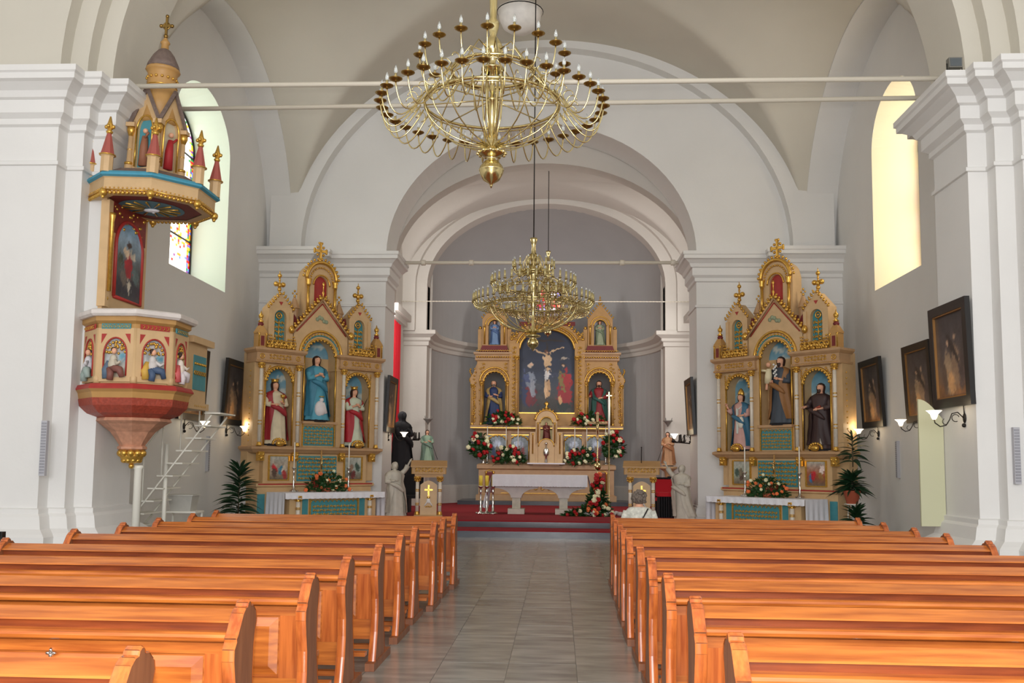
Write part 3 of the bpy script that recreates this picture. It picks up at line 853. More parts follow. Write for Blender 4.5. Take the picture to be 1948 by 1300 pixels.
def column(t, x, y, z0, z1, r, mt=MARB, capm=GOLD, proto=None):
    m = MB(); h = z1-z0
    m.m = 0; m.lathe([(r, 0), (r*.94, h-.16)], (x, y, z0+.08), 14)
    m.m = 1
    m.lathe([(r*1.5, 0), (r*1.5, .02), (r*1.25, .035), (r*1.35, .05), (r*1.05, .075), (r, .085)], (x, y, z0), 14)
    for q in (.26, .30, .62, .66): m.lathe([(r*1.0, -.012), (r*1.16, -.006), (r*1.16, .006), (r*1.0, .012)], (x, y, z0+h*q), 12)
    zc = z1-.13
    m.lathe([(r, 0), (r*1.25, .01), (r*1.05, .025), (r*1.2, .06), (r*1.9, .11), (r*1.9, .13)], (x, y, zc), 12)
    for k in range(8):
        a = 2*PI*k/8; m.ball((x+r*1.5*math.cos(a), y+r*1.5*math.sin(a), zc+.045), r*.40, 5, 4, sz=1.3); m.ball((x+r*1.8*math.cos(a+.39), y+r*1.8*math.sin(a+.39), zc+.09), r*.38, 5, 4)
    return m.build('column', [mt, capm], t)
def candlestick(label, loc, h, candle, mt=SILVER, wax=WAX, group=None, cr=.014, tripod=False):
    t = thing('candlestick', label, 'candlestick', loc, random.uniform(0, 3), group)
    m = MB(); b = .075*(h/.45) if h < .8 else .10
    m.lathe([(b, 0), (b*.95, .02), (b*.55, .05), (b*.25, .08), (b*.35, h*.25), (b*.18, h*.32), (b*.38, h*.42), (b*.16, h*.5), (b*.2, h*.75), (b*.34, h*.82), (b*.16, h*.88), (b*.55, h*.97), (b*.55, h)], (0, 0, 0), 14)
    for k in range(3):
        a = 2*PI*k/3; m.ball((b*.95*math.cos(a), b*.95*math.sin(a), .02), b*.28, 8, 5)
    m.build('stem', mt, t)
    c = MB(); c.lathe([(cr, 0), (cr, candle), (cr*.3, candle+.004)], (0, 0, h), 10); c.tube([(0, 0, h+candle), (0, 0, h+candle+.015)], .002, 4)
    c.build('candle', wax, t)
    return t
ROLL = random.Random(99)
def leaf_blade(m, base, d, L, wd, droop, n=5):
    d = Vector(d).normalized(); side = d.cross(Vector((0, 0, 1)))
    if side.length < .05: side = Vector((1, 0, 0))
    side.normalize(); vs = []; base = Vector(base)
    side = side.rotated(d, ROLL.uniform(-1.0, 1.0)) if hasattr(side, 'rotated') else (Matrix.Rotation(ROLL.uniform(-1.0, 1.0), 3, d) @ side)
    for i in range(n+1):
        t = i/n; p = base+d*L*t-Vector((0, 0, droop*L*t*t)); wv = wd*math.sin(PI*(.12+.88*t))*(1 if t < 1 else .02)
        vs += [p-side*wv, p+side*wv+Vector((0, 0, 0))]
    m.add(vs, [(2*i, 2*i+1, 2*i+3, 2*i+2) for i in range(n)], True)
def rose_mesh(r):
    m = MB(); m.ball((0, 0, 0), r*.6, 7, 5)
    for ring, (rr, zz, k, s) in enumerate([(.5, .25, 4, .42), (.75, .0, 5, .5), (.85, -.25, 6, .45)]):
        for i in range(k):
            a = 2*PI*i/k+ring; m.ball((rr*r*math.cos(a)*.8, rr*r*math.sin(a)*.8, zz*r), r*s, 5, 4, sz=1.1)
    return m
ROSES = {}
def bouquet(label, loc, w_, h_, d_, cols, nfl, nleaf, rz=0, seed=1, shape='fan', rr=.035, group=None, name='flower_arrangement', pot=None):
    t = thing(name, label, 'flowers', loc, rz, group); rng = random.Random(seed)
    m = MB()
    def pt(edge=False):
        while True:
            x, z = rng.uniform(-1, 1), rng.uniform(0, 1)
            if shape == 'fan' and x*x+z*z < 1: break
            if shape == 'cone' and abs(x) < (1-z)*.75+.12: break
            if shape == 'ball' and x*x+(2*z-1)**2 < 1: break
            if shape == 'spray' and abs(x) < 1 and z < .9-.6*abs(x): break
        return x, z
    for i in range(nleaf):
        x, z = pt(); y = rng.uniform(-1, .6)*math.sqrt(max(.05, 1-x*x*.8))
        base = Vector((x*w_/2*.75, y*d_/2*.7, z*h_*.8)); 
        d = Vector((x+rng.uniform(-.5, .5), y*.8-.2+rng.uniform(-.4, .4), z*.6+rng.uniform(-.3, .7)))
        L = rng.uniform(.07, .14)*(1.0 if rr < .05 else 1.45)
        leaf_blade(m, base, d, L, L*rng.uniform(.12, .25), rng.uniform(0, .5), 3)
    core = {'fan': (.7, .6), 'cone': (.55, .8), 'ball': (.75, .8), 'spray': (.6, .5)}[shape]
    for i in range(14):
        x, z = pt(); m.ball((x*w_/2*core[0], 0, z*h_*core[1]), min(w_, h_)*.13, 7, 5)
    m.build('foliage', GREEN, t)
    for i in range(nfl):
        x, z = pt(); y = -math.sqrt(max(.1, 1-.7*x*x))*rng.uniform(.6, 1)
        c = cols[i % len(cols)]
        key = (c.name, rr)
        loc2 = (x*w_/2*.9, y*d_/2, z*h_*.92+.02); rot = (rng.uniform(.5, 1.4), rng.uniform(-.5, .5), rng.uniform(0, 3))
        if key in ROSES: o = dup(ROSES[key], t, loc2, rot)
        else:
            o = rose_mesh(rr).build('flower', c, t, loc2, rot); ROSES[key] = o
        s = rng.uniform(.75, 1.15); o.scale = (s, s, s)
    if pot:
        p = MB(); p.lathe([(.08, 0), (.11, .02), (.12, .10)], (0, 0, -.02), 14); p.build('bowl', pot, t)
    return t
# ------------------------------------------------------------------ side altars
def niche_picture(t, x, z0, z1, hw, y, seed):
    sky = [(0, (176, 158, 120)), (.45, (168, 160, 136)), (.58, (150, 176, 186)), (1, (92, 150, 176))]
    rng = random.Random(seed)
    bl = [(rng.random(), rng.uniform(.6, 1), .25, .05, rng.uniform(-.3, .3), (196, 204, 196)) for _ in range(6)]
    return picture('niche_painting', 2*hw, z1-z0, sky, bl, t, (x, y, z0), nu=16, nv=36, seed=seed, noise=.03)
def side_altar(loc, rz, label, seed, pics):
    t = thing('side_altar', label, 'altar', loc, rz)
    rng = random.Random(seed)
    # lower body
    m = MB()
    m.box(-1.50, 1.50, .0, .52, 0, 1.10); m.box(-1.62, 1.62, .12, .52, 0, .30)
    m.sweep([(-1.50, .52), (-1.50, 0), (1.50, 0), (1.50, .52)], [(-.01, 1.06), (.05, 1.09), (.05, 1.15), (.02, 1.16), (-.4, 1.16)], -1)
    m.box(-1.36, 1.36, .02, .50, 1.14, 1.86)
    m.build('base', CREAM, t)
    m = MB(); m.m = 0
    for s in (-1, 1): m.box(s*1.40-.09, s*1.40+.09, -.012, .01, .42, .92); m.cut()
    m.build('teal_panel', TEAL, t)
    m = MB(); m.box(-1.50, -.20, -.056, -.05, 1.12, 1.15); m.box(.20, 1.50, -.056, -.05, 1.12, 1.15); m.box(-.14, .14, -.10, 0, 1.06, 1.24)
    m.build('red_moulding', RED, t)
    # table with frontal
    m = MB(); m.box(-1.12, 1.12, -.78, -.02, .10, .90); m.box(-1.25, 1.25, -.86, -.0, .90, .955); m.box(-1.2, 1.2, -.84, -.02, 0, .12)
    tb = m.build('altar_table', CREAM, t)
    m = MB(); m.box(-.60, .60, -.80, -.785, .16, .80); m.build('frontal_panel', TEAL, tb)
    m = MB(); scrolls(m, -.56, .56, .18, .70, -.806, .085, rng)
    for i in range(11): arch_ring(m, (-.545+.109*i, .755), .05, .045, .010, -.805, 6)
    for x in (-.62, .62): m.box(x-.018, x+.018, -.81, -.785, .14, .84)
    o = m.build('gilded_scrollwork', GOLD, tb); o['kind'] = 'stuff'
    m = MB()
    for s in (-1, 1): m.box(s*.74-.07, s*.74+.07, -.795, -.782, .16, .82); m.cut()
    m.build('teal_panel', TEAL, tb)
    for s in (-1, 1): column(tb, s*.93, -.82, .12, .90, .05)
    # predella
    for k, s in enumerate((-1, 1)):
        picture('predella_painting', .46, .52, pics[k][0], pics[k][1], t, (s*.98, .008, 1.24), nu=26, nv=30, seed=seed+k)
        m = MB(); x = s*.98
        for a in (-.245, .245): m.box(x+a-.018, x+a+.018, -.012, .02, 1.22, 1.78)
        m.box(x-.245, x+.245, -.008, .02, 1.215, 1.24); m.box(x-.245, x+.245, -.008, .02, 1.76, 1.785)
        m.build('gilded_frame', GOLD, t)
    m = MB(); m.box(-.52, .52, .0, .02, 1.20, 1.78); m.build('teal_panel', TEAL, t)
    m = MB(); scrolls(m, -.50, .50, 1.22, 1.76, -.006, .085, rng)
    o = m.build('gilded_scrollwork', GOLD, t); o['kind'] = 'stuff'
    m = MB()
    for x in (-1.47, -.62, .62, 1.47):
        m.box(x-.07, x+.07, -.10, .02, 1.66, 1.86)
        m.ball((x, -.09, 1.72), .055, 8, 6); m.ball((x-.05, -.08, 1.80), .04, 6, 4); m.ball((x+.05, -.08, 1.80), .04, 6, 4); m.cut()
    m.build('gilded_corbel', GOLD, t)
    # shelf
    m = MB(); path = [(-1.60, .52), (-1.60, 0), (1.60, 0), (1.60, .52)]
    m.sweep(path, [(-.02, 1.82), (.04, 1.84), (.10, 1.90), (.13, 1.92), (.13, 1.97), (.08, 1.99), (-.3, 1.99)], -1)
    m.build('shelf', CREAMH, t)
    m = MB(); m.box(-1.66, 1.66, .2, .52, 1.2, 1.99); m.build('core', CREAM, t)
    # storey with three niches
    m = MB()
    for s in (-1, 1):
        a, b = (.46, 1.66) if s > 0 else (-1.66, -.46)
        m.plate(XZ, a, b, 1.99, 3.86, .0, .34, hole=(s*1.04, .35, 2.0, 3.44, .35), n=20)
    m.box(-.48, .48, 0, .40, 1.99, 2.56)
    m.box(-1.66, 1.66, .34, .52, 1.99, 4.1)
    m.plate(XZ, -.72, .72, 3.80, 5.0, -.02, .34, hole=(0, .42, 3.80, 4.10, .42), top=lambda u: 5.42-abs(u)*1.12, n=24)
    m.build('retable', CREAM, t)
    for k, x in enumerate((-1.04, 1.04)): niche_picture(t, x, 2.0, 3.80, .36, .335, seed+4+k)
    niche_picture(t, 0, 2.56, 4.55, .46, .36, seed+8)
    # gilded edges of the openings
    m = MB()
    for x, hw, zb, zs in ((-1.04, .35, 2.0, 3.44), (1.04, .35, 2.0, 3.44), (0, .42, 2.58, 4.10)):
        m.tube([(x-hw, -.01, zb), (x-hw, -.01, zs)], .022, 6); m.tube([(x+hw, -.01, zb), (x+hw, -.01, zs)], .022, 6)
        arch_ring(m, (x, zs), hw, hw, .030, -.012, 24, 13, .034)
    m.build('gilded_arch_edge', GOLD, t)
    m = MB(); arch_ring(m, (0, 4.10), .56, .60, .034, -.03, 28, 0)
    for i in range(19):
        a = PI*(i+.5)/19; m.ball((-.50*math.cos(a), -.03, 4.10+.53*math.sin(a)), .028, 6, 4)
    m.build('gilded_archivolt', GOLD, t)
    m = MB(); m.tube([(-.49*math.cos(PI*i/24), -.03, 4.10+.495*math.sin(PI*i/24)) for i in range(25)], .016, 6); m.build('teal_fillet', TEAL, t)
    m = MB(); m.box(-.40, .40, -.02, 0, 2.02, 2.48); m.build('teal_panel', TEAL, t)
    m = MB(); scrolls(m, -.38, .38, 2.04, 2.40, -.026, .075, rng)
    for i in range(8): arch_ring(m, (-.35+.10*i, 2.43), .045, .04, .010, -.026, 6)
    for s in (-1, 1): m.box(s*.42-.014, s*.42+.014, -.035, 0, 2.0, 2.52)
    o = m.build('gilded_scrollwork', GOLD, t); o['kind'] = 'stuff'
    m = MB(); m.box(-.46, .46, -.10, .30, 2.52, 2.58); m.build('ledge', CREAMH, t)
    for x in (-1.54, -.60, .60, 1.54): column(t, x, -.10, 1.99, 3.84, .042)
    for x in (-1.04, 1.04):
        m = MB()
        for i in range(9):
            a = PI*i/8; m.ball((x+.15*math.cos(a), -.08, 2.05+.10*math.sin(a)), .035, 6, 4)
        m.ball((x, -.12, 2.05), .075, 10, 6, sx=1.5); m.build('gilded_cloud', GOLD, t)
    # entablature over the side niches
    for s in (-1, 1):
        m = MB(); a, b = (.50, 1.66) if s > 0 else (-1.66, -.50)
        path = [(a, .40), (a, -.10), (b, -.10), (b, .40)]
        m.sweep(path, [(-.03, 3.84), (.02, 3.86), (.02, 3.90), (0, 3.91), (0, 4.07), (.03, 4.09), (.07, 4.13), (.07, 4.18), (-.25, 4.18)], -1)
        m.box(a+.01, b-.01, -.09, .38, 3.85, 4.17)
        m.build('entablature', CREAMH, t)
        m = MB()
        scrolls(m, a+.30, b-.30, 3.93, 4.06, -.105, .075, rng)
        for x in (a+.13, b-.13): m.torus((x, -.105, 3.99), .05, .014, 10, 5, axis='y'); m.ball((x, -.108, 3.99), .02, 6, 4)
        for i in range(30): m.ball((a+(b-a)*(i+.5)/30, -.125, 3.885), .012, 5, 3)
        o = m.build('gilded_frieze', GOLD, t); o['kind'] = 'stuff'
    # foliage at the feet of the turrets and in the spandrels
    for s in (-1, 1):
        m = MB()
        for i in range(17):
            q = i/16; x = s*(.74+.64*q); hgt = .10+.20*abs(math.cos(PI*q))**1.5
            for j in range(1+int(hgt/.07)): m.ball((x+.02*math.sin(i*2.3+j), -.10, 4.22+.065*j), .036-.004*j, 6, 4, sx=1.2)
            if i % 3 == 1: m.torus((x, -.12, 4.30), .055, .016, 9, 5, axis='y')
        for d in (-1, 1):
            for i in range(5): m.ball((s*1.04+d*(.36-.03*i), -.012, 3.58+.05*i), .026, 6, 4); m.ball((s*1.04+d*.37, -.012, 3.76-.05*i), .022, 5, 4)
        for i in range(14): m.ball((s*1.70, .10+.0*i, 2.1+.12*i), .018, 5, 4)
        o = m.build('gilded_foliage', GOLD, t); o['kind'] = 'stuff'
    # main gable
    m = MB()
    for s in (-1, 1):
        m.tube([(s*.78, -.05, 4.58), (0, -.05, 5.46)], .026, 6)
    m.build('gable_moulding', CREAMH, t)
    m = MB()
    for s in (-1, 1): m.tube([(s*.66, -.035, 4.64), (0, -.035, 5.36)], .013, 6)
    m.build('red_gable_line', RED, t)
    m = MB()
    crockets(m, [(-.80, -.05, 4.64), (-.02, -.05, 5.52)], .048, .10); crockets(m, [(.80, -.05, 4.64), (.02, -.05, 5.52)], .048, .10)
    m.ball((-.80, -.05, 4.66), .07, 8, 6, sz=1.3); m.ball((.80, -.05, 4.66), .07, 8, 6, sz=1.3)
    m.lathe([(.04, 0), (.015, .08), (.035, .13), (.012, .18), (.015, .3), (.035, .34), (.01, .40)], (0, -.05, 5.48), 8)
    m.build('crockets', GOLD, t)
    m = MB()
    for i in range(5): m.ball((-.12+.06*i, -.03, 4.98+.05*math.sin(i*1.3)), .05, 7, 5, sy=.4)
    m.build('tympanum_relief', flat(150, 160, 130), t)
    # crown aedicule
    def ctop(u): return 5.95+math.sqrt(max(0, .47*.47-u*u))*.95
    m = MB(); m.plate(XZ, -.44, .44, 4.9, 6.3, .06, .40, hole=(0, .18, 5.0, 5.82, .20), top=lambda u: 5.93+math.sqrt(max(0.0, .4401**2-u*u))*.95, n=16)
    m.build('crown_aedicule', CREAM, t)
    m = MB(); m.box(-.19, .19, .12, .16, 5.0, 6.04); m.build('red_window', RED, t)
    m = MB()
    for s in (-1, 1):
        m.lathe([(.035, 0), (.033, .62)], (s*.36, .02, 5.12), 10)
        m.lathe([(.035, 0), (.06, .06), (.05, .10), (.075, .16), (.075, .18)], (s*.36, .02, 5.74), 10)
    arch_ring(m, (0, 5.94), .40, .42, .045, .03, 24); arch_ring(m, (0, 5.80), .22, .25, .02, .03, 20)
    for i in range(15):
        a = PI*(i+.5)/15; m.ball((-.30*math.cos(a), .03, 5.90+.33*math.sin(a)), .026, 6, 4); m.ball((-.48*math.cos(a), .05, 5.94+.50*math.sin(a)), .036, 6, 4)
    m.build('gilded_crown_arch', GOLD, t)
    m = MB(); z = 6.42
    m.box(-.025, .025, .1, .15, z, z+.42); m.box(-.15, .15, .1, .15, z+.20, z+.26)
    for dx, dz in ((0, .42), (-.16, .23), (.16, .23)):
        for q in (-1, 0, 1): m.ball((dx+(.035*q if dx == 0 else 0), .125, z+dz+(.035*q if dx else 0)), .032, 7, 5)
    m.ball((0, .125, z), .05, 8, 6)
    for dx, dz in ((-.08, .14), (.08, .14), (-.08, .32), (.08, .32)): m.ball((dx, .125, z+dz), .035, 6, 5)
    m.build('cross_finial', GOLD, t)
    # red shoulders behind the gable
    m = MB()
    for s in (-1, 1): m.prism([(s*.44, 4.2), (s*.80, 4.2), (s*.80, 4.75), (s*.72, 5.10), (s*.62, 5.0), (s*.55, 4.85), (s*.44, 5.05)], .10, .32, 'y'); m.cut()
    m.build('red_shoulder', DRED, t)
    # gabled turrets
    for s in (-1, 1):
        x = s*1.06
        m = MB(); m.plate(XZ, x-.29, x+.29, 4.18, 5.1, .0, .34, hole=(x, .15, 4.32, 4.92, .17), top=lambda u: 5.47-abs(u-x)*1.15, n=14)
        for q in (-.27, .27): m.box(x+q-.04, x+q+.04, -.03, .1, 4.18, 5.06)
        m.build('turret', CREAM, t)
        m = MB(); m.box(x-.17, x+.17, .10, .14, 4.3, 5.12); m.build('teal_window', TEAL, t)
        m = MB(); scrolls(m, x-.13, x+.13, 4.34, 4.86, .08, .10, rng)
        m.torus((x, .08, 4.97), .065, .02, 12, 5, axis='y'); m.ball((x, .08, 4.97), .03, 6, 4)
        m.tube([(x, .08, 4.32), (x, .08, 4.9)], .012, 5)
        for i in range(9): m.ball((x-.30+.075*i, -.10, 4.22+.07*math.sin(PI*i/8)), .045, 6, 4)
        m.torus((x, -.08, 4.27), .10, .02, 12, 5, axis='y')
        o = m.build('gilded_tracery', GOLD, t); o['kind'] = 'stuff'
        m = MB(); crockets(m, [(x-.34, -.02, 5.10), (x-.01, -.02, 5.50)], .034, .075); crockets(m, [(x+.34, -.02, 5.10), (x+.01, -.02, 5.50)], .034, .075)
        m.build('crockets', GOLD, t)
        m = MB(); m.prism([(x-.05, 5.28), (x+.05, 5.28), (x, 5.20)], -.012, .01, 'y'); m.build('red_trefoil', RED, t)
        m = MB()
        m.tube([(x, .1, 5.42), (x, .1, 5.95)], .018, 6); m.ball((x, .1, 5.58), .05, 8, 5); m.ball((x-.09, .1, 5.70), .06, 8, 6); m.ball((x+.09, .1, 5.70), .06, 8, 6); m.ball((x, .1, 5.68), .055, 8, 6, sz=1.3)
        m.ball((x, .1, 5.80), .03, 6, 4); m.ball((x, .1, 5.90), .05, 9, 6); m.tube([(x, .1, 5.92), (x, .1, 6.02)], [.02, .004], 6)
        m.build('finial', GOLD, t)
        # outer pinnacle
        xp = s*1.55
        m = MB(); m.box(xp-.10, xp+.10, -.12, .10, 4.18, 4.52); m.lathe([(.16, 4.50), (.16, 4.53), (.08, 4.66), (.05, 4.70)], (xp, -.01, 0), 4, False, a0=PI/4)
        m.build('pinnacle', CREAM2, t)
        m = MB(); m.box(xp-.04, xp+.04, -.128, -.118, 4.22, 4.44)
        m.lathe([(.05, 0), (.07, .05), (.045, .10)], (xp, -.01, 4.66), 8); m.build('red_panel', DRED, t)
        m = MB()
        for q in (-1, 1): m.lathe([(.016, 0), (.016, .26), (.03, .3)], (xp+q*.09, -.13, 4.2), 6)
        m.lathe([(.03, 0), (.07, .03), (.02, .08), (.05, .12), (.06, .17), (.02, .22), (.005, .28)], (xp, -.01, 4.74), 8)
        m.build('finial', GOLD, t)
        xs = s*.60
        m = MB(); m.lathe([(.10, 0), (.10, .34), (.13, .36), (.03, .62)], (xs, .22, 4.85), 8, False); m.build('small_pinnacle', CREAMH, t)
        m = MB(); m.ball((xs, .22, 5.50), .035, 6, 5); m.ball((xs-.05, .22, 5.56), .025, 6, 4); m.ball((xs+.05, .22, 5.56), .025, 6, 4); m.ball((xs, .22, 5.62), .03, 6, 4); m.build('finial', GOLD, t)
    return t
def place(o, loc, rz, lx, ly, z):
    c, s = math.cos(rz), math.sin(rz); return (loc[0]+lx*c-ly*s, loc[1]+lx*s+ly*c, z)
LA, LR = (-5.61, 21.84, 0), math.radians(45)
RA, RR_ = (4.89, 21.56, 0), math.radians(-48)
pic = lambda sk, cols, seed: ([(0, (110, 96, 78)), (.4, sk), (1, (176, 176, 166))], [(random.Random(seed*9+i).uniform(.15, .85), random.Random(seed*5+i).uniform(.15, .7), .12, .22, random.Random(seed+i).uniform(-.5, .5), c) for i, c in enumerate(cols)])
A1 = side_altar(LA, LR, 'cream and gilt gabled side altar standing left of the choir arch', 11,
    [pic((170, 150, 130), [(190, 40, 50), (60, 120, 150), (200, 190, 170), (90, 70, 60), (170, 60, 60)], 2), pic((150, 160, 150), [(80, 70, 60), (60, 80, 70), (150, 120, 100), (110, 50, 50)], 5)])
A2 = side_altar(RA, RR_, 'cream and gilt gabled side altar standing right of the choir arch', 23,
    [pic((170, 180, 160), [(60, 80, 110), (90, 70, 60), (120, 110, 90), (70, 90, 80)], 7), pic((160, 80, 50), [(60, 110, 150), (190, 40, 50), (230, 210, 200), (150, 110, 60)], 12)])
def ap(which, lx, ly, z):
    return place(None, LA if which == 'L' else RA, LR if which == 'L' else RR_, lx, ly, z)
C_ = flat
# statues of the left altar
def ex_cup(t, h, at):
    m = MB(); m.lathe([(.03*h, 0), (.008*h, .03*h), (.008*h, .06*h), (.035*h, .08*h), (.04*h, .12*h)], (.05*h, -.15*h, .66*h), 10); m.build('chalice', GOLD, t)
statue('statue', 'crowned figure in cream and red in the left niche of the left side altar', 'statue', ap('L', -1.06, .12, 2.04), LR, 1.42, C_(222, 208, 176), C_(164, 44, 52), pose='hold', hairlen=.76, crown='crown', ph=.4, sway=.02, base=DARK, extra=ex_cup)
def ex_lamb(t, h, at):
    m = MB(); m.ball((0, -.12*h, .17*h), .085*h, 12, 8, sx=1.1, sy=.8, sz=1.5); m.ball((.02*h, -.13*h, .31*h), .035*h, 8, 6); m.tube([(.03*h, -.12*h, .26*h), (.10*h, -.13*h, .10*h)], [.05*h, .03*h], 8)
    m.build('kneeling_child', C_(232, 224, 224), t)
    m = MB(); m.torus((.02*h, -.13*h, .36*h), .035*h, .008*h, 12, 5); m.build('wreath', GOLD, t)
statue('statue', 'blue-cloaked praying figure in the middle niche of the left side altar', 'statue', ap('L', -.02, .10, 2.62), LR, 1.50, C_(84, 160, 182), C_(64, 132, 158), pose='pray', hairlen=.70, ph=1.3, base=DARK, extra=ex_lamb, sway=.015)
def ex_palm(t, h, at):
    m = MB()
    leaf_blade(m, (.10*h, -.13*h, .66*h), (.6, 0, 1), .22*h, .02*h, -.1); m.build('palm', IRON, t)
statue('statue', 'crowned figure in pale green in the right niche of the left side altar', 'statue', ap('L', 1.03, .12, 2.04), LR, 1.38, C_(206, 214, 190), C_(176, 34, 44), pose='pray', hairlen=.76, crown='crown', ph=2.4, sway=.02, base=DARK, extra=ex_palm)
# statues of the right altar
def ex_pallium(t, h, at):
    m = MB()
    m.box(-.018*h, .018*h, -.145*h, -.12*h, .28*h, .72*h)
    m.tube([(-.09*h, -.07*h, .80*h), (0, -.12*h, .70*h), (.09*h, -.07*h, .80*h)], .014*h, 6); m.build('pallium', C_(214, 222, 214), t)
    m = MB(); m.ball((.06*h, -.12*h, .48*h), .07*h, 10, 7, sy=.6, sz=1.6); m.build('lace_rochet', C_(226, 222, 208), t)
statue('statue', 'bishop with gold mitre and blue cope in the left niche of the right side altar', 'statue', ap('R', -1.04, .12, 2.04), RR_, 1.30, C_(206, 160, 150), C_(56, 108, 136), pose='bless', hairlen=.86, crown='mitre', ph=.9, base=DARK, extra=ex_pallium)
def ex_child(t, h, at):
    m = MB(); m.m = 0
    m.tube([(-.16*h, -.12*h, .60*h), (-.14*h, -.13*h, .72*h), (-.13*h, -.13*h, .82*h)], [.05*h, .055*h, .035*h], 12)
    m.tube([(-.16*h, -.14*h, .79*h), (-.24*h, -.16*h, .80*h)], .018*h, 8); m.m = 1; m.ball((-.13*h, -.14*h, .88*h), .038*h, 10, 8)
    m.tube([(-.16*h, -.14*h, .60*h), (-.15*h, -.17*h, .50*h)], .02*h, 8)
    m.build('carried_child', [C_(230, 218, 180), SKIN], t)
    m = MB()
    for i in range(9): m.ball((-.01*h+.025*h*math.sin(i*2.1), -.15*h, (.70+.022*i)*h), .017*h, 6, 4)
    m.build('lilies', C_(240, 240, 236), t)
statue('statue', 'bearded figure carrying a child in the middle niche of the right side altar', 'statue', ap('R', .08, .10, 2.62), RR_, 1.50, C_(66, 74, 84), C_(150, 104, 58), pose='hold', hairlen=.86, beard=True, ph=2.0, base=DARK, extra=ex_child)
def ex_staff(t, h, at):
    m = MB(); m.tube([(-.22*h, -.12*h, .0), (-.20*h, -.14*h, .62*h), (-.21*h, -.13*h, .98*h)], .008*h, 6); m.build('staff', HAIR, t)
    m = MB(); m.ball((.05*h, -.06*h, .12*h), .10*h, 10, 7, sx=1.1, sy=.7, sz=1.5); m.build('hound', C_(222, 212, 196), t)
    m = MB(); m.tube([(-.02*h, -.14*h, .60*h), (.08*h, -.14*h, .64*h)], .02*h, 8); m.build('book', C_(150, 60, 40), t)
statue('statue', 'dark-robed hooded figure with a staff in the right niche of the right side altar', 'statue', ap('R', 1.06, .12, 2.04), RR_, 1.42, C_(66, 46, 44), C_(56, 38, 38), pose='staff', hairlen=.86, beard=True, hood=True, ph=3.0, base=DARK, extra=ex_staff)

# white cloths over the side altar tables
def altar_cloth(which):
    t0 = LA if which == 'L' else RA; rz = LR if which == 'L' else RR_
    m = MB(); w_ = 1.29
    m.box(-w_, w_, -.90, -.08, .956, .966)
    n = 60; vs = []
    for j, z in enumerate((.966, .90, .84)):
        for i in range(n+1):
            x = -w_+2*w_*i/n; vs.append((x, -.902-.006*j*math.sin(i*1.3), z-(.012*abs(math.sin(i*1.1)) if j == 2 else 0)))
    m.add(vs, [(j*(n+1)+i, (j+1)*(n+1)+i, (j+1)*(n+1)+i+1, j*(n+1)+i+1) for j in range(2) for i in range(n)])
    for s in (-1, 1):
        vs = []; k = 30; rows = 8
        for j in range(rows+1):
            for i in range(k+1):
                y = -.90+.82*i/k; z = .966-.62*j/rows
                vs.append((s*(w_+.012+.018*math.sin(i*.9)*j/rows+.01*j/rows), y, z))
        fs = [(j*(k+1)+i, j*(k+1)+i+1, (j+1)*(k+1)+i+1, (j+1)*(k+1)+i) for j in range(rows) for i in range(k)]
        m.add(vs, fs if s < 0 else [q[::-1] for q in fs], True)
    o = m.build('altar_cloth', WHITE); o.location = t0; o.rotation_euler = (0, 0, rz)
    tag(o, 'white cloth draped over the table of the %s side altar' % ('left' if which == 'L' else 'right'), 'cloth', 'white cloths on the side altars')
altar_cloth('L'); altar_cloth('R')
def crucifix(label, loc, rz, s, mt=BRASS, group=None):
    t = thing('crucifix', label, 'crucifix', loc, rz, group)
    m = MB(); m.lathe([(.07*s, 0), (.06*s, .03*s), (.02*s, .06*s), (.015*s, .22*s)], (0, 0, 0), 10); m.build('foot', mt, t)
    m = MB(); m.box(-.016*s, .016*s, -.01*s, .01*s, .2*s, .72*s); m.box(-.14*s, .14*s, -.01*s, .01*s, .54*s, .575*s)
    for p in ((0, .73), (-.15, .557), (.15, .557)): m.ball((p[0]*s, 0, p[1]*s), .022*s, 7, 5)
    m.build('cross', CREAM2, t)
    m = MB(); m.tube([(0, -.02*s, .32*s), (0, -.02*s, .44*s), (0, -.025*s, .52*s)], [.01*s, .02*s, .024*s], 8); m.ball((0, -.03*s, .57*s), .02*s, 8, 6)
    for q in (-1, 1): m.tube([(0, -.02*s, .53*s), (q*.06*s, -.02*s, .545*s), (q*.12*s, -.02*s, .56*s)], .008*s, 6)
    m.build('corpus', mt, t)
    return t
for wch, rz, nm, cl in (('L', LR, 'left', -.85), ('R', RR_, 'right', -.9)):
    for dx, q in ((-.72, 'left'), (.72, 'right')):
        candlestick('silver candlestick with tall white candle, %s one on the %s side altar' % (q, nm), ap(wch, dx, -.22, .968), .55, .56, group='candlesticks on the side altars')
    crucifix('small crucifix behind the flowers on the %s side altar' % nm, ap(wch, .02, -.14, 1.16), rz, 1.0)
    bouquet('low arrangement of orange and cream roses on the %s side altar' % nm, ap(wch, .02, -.38, .975), 1.35, .52, .36, [ROSEO, ROSEW, ROSEO], 17, 420, rz, 5 if wch == 'L' else 8, 'fan', .042, pot=TERRA)

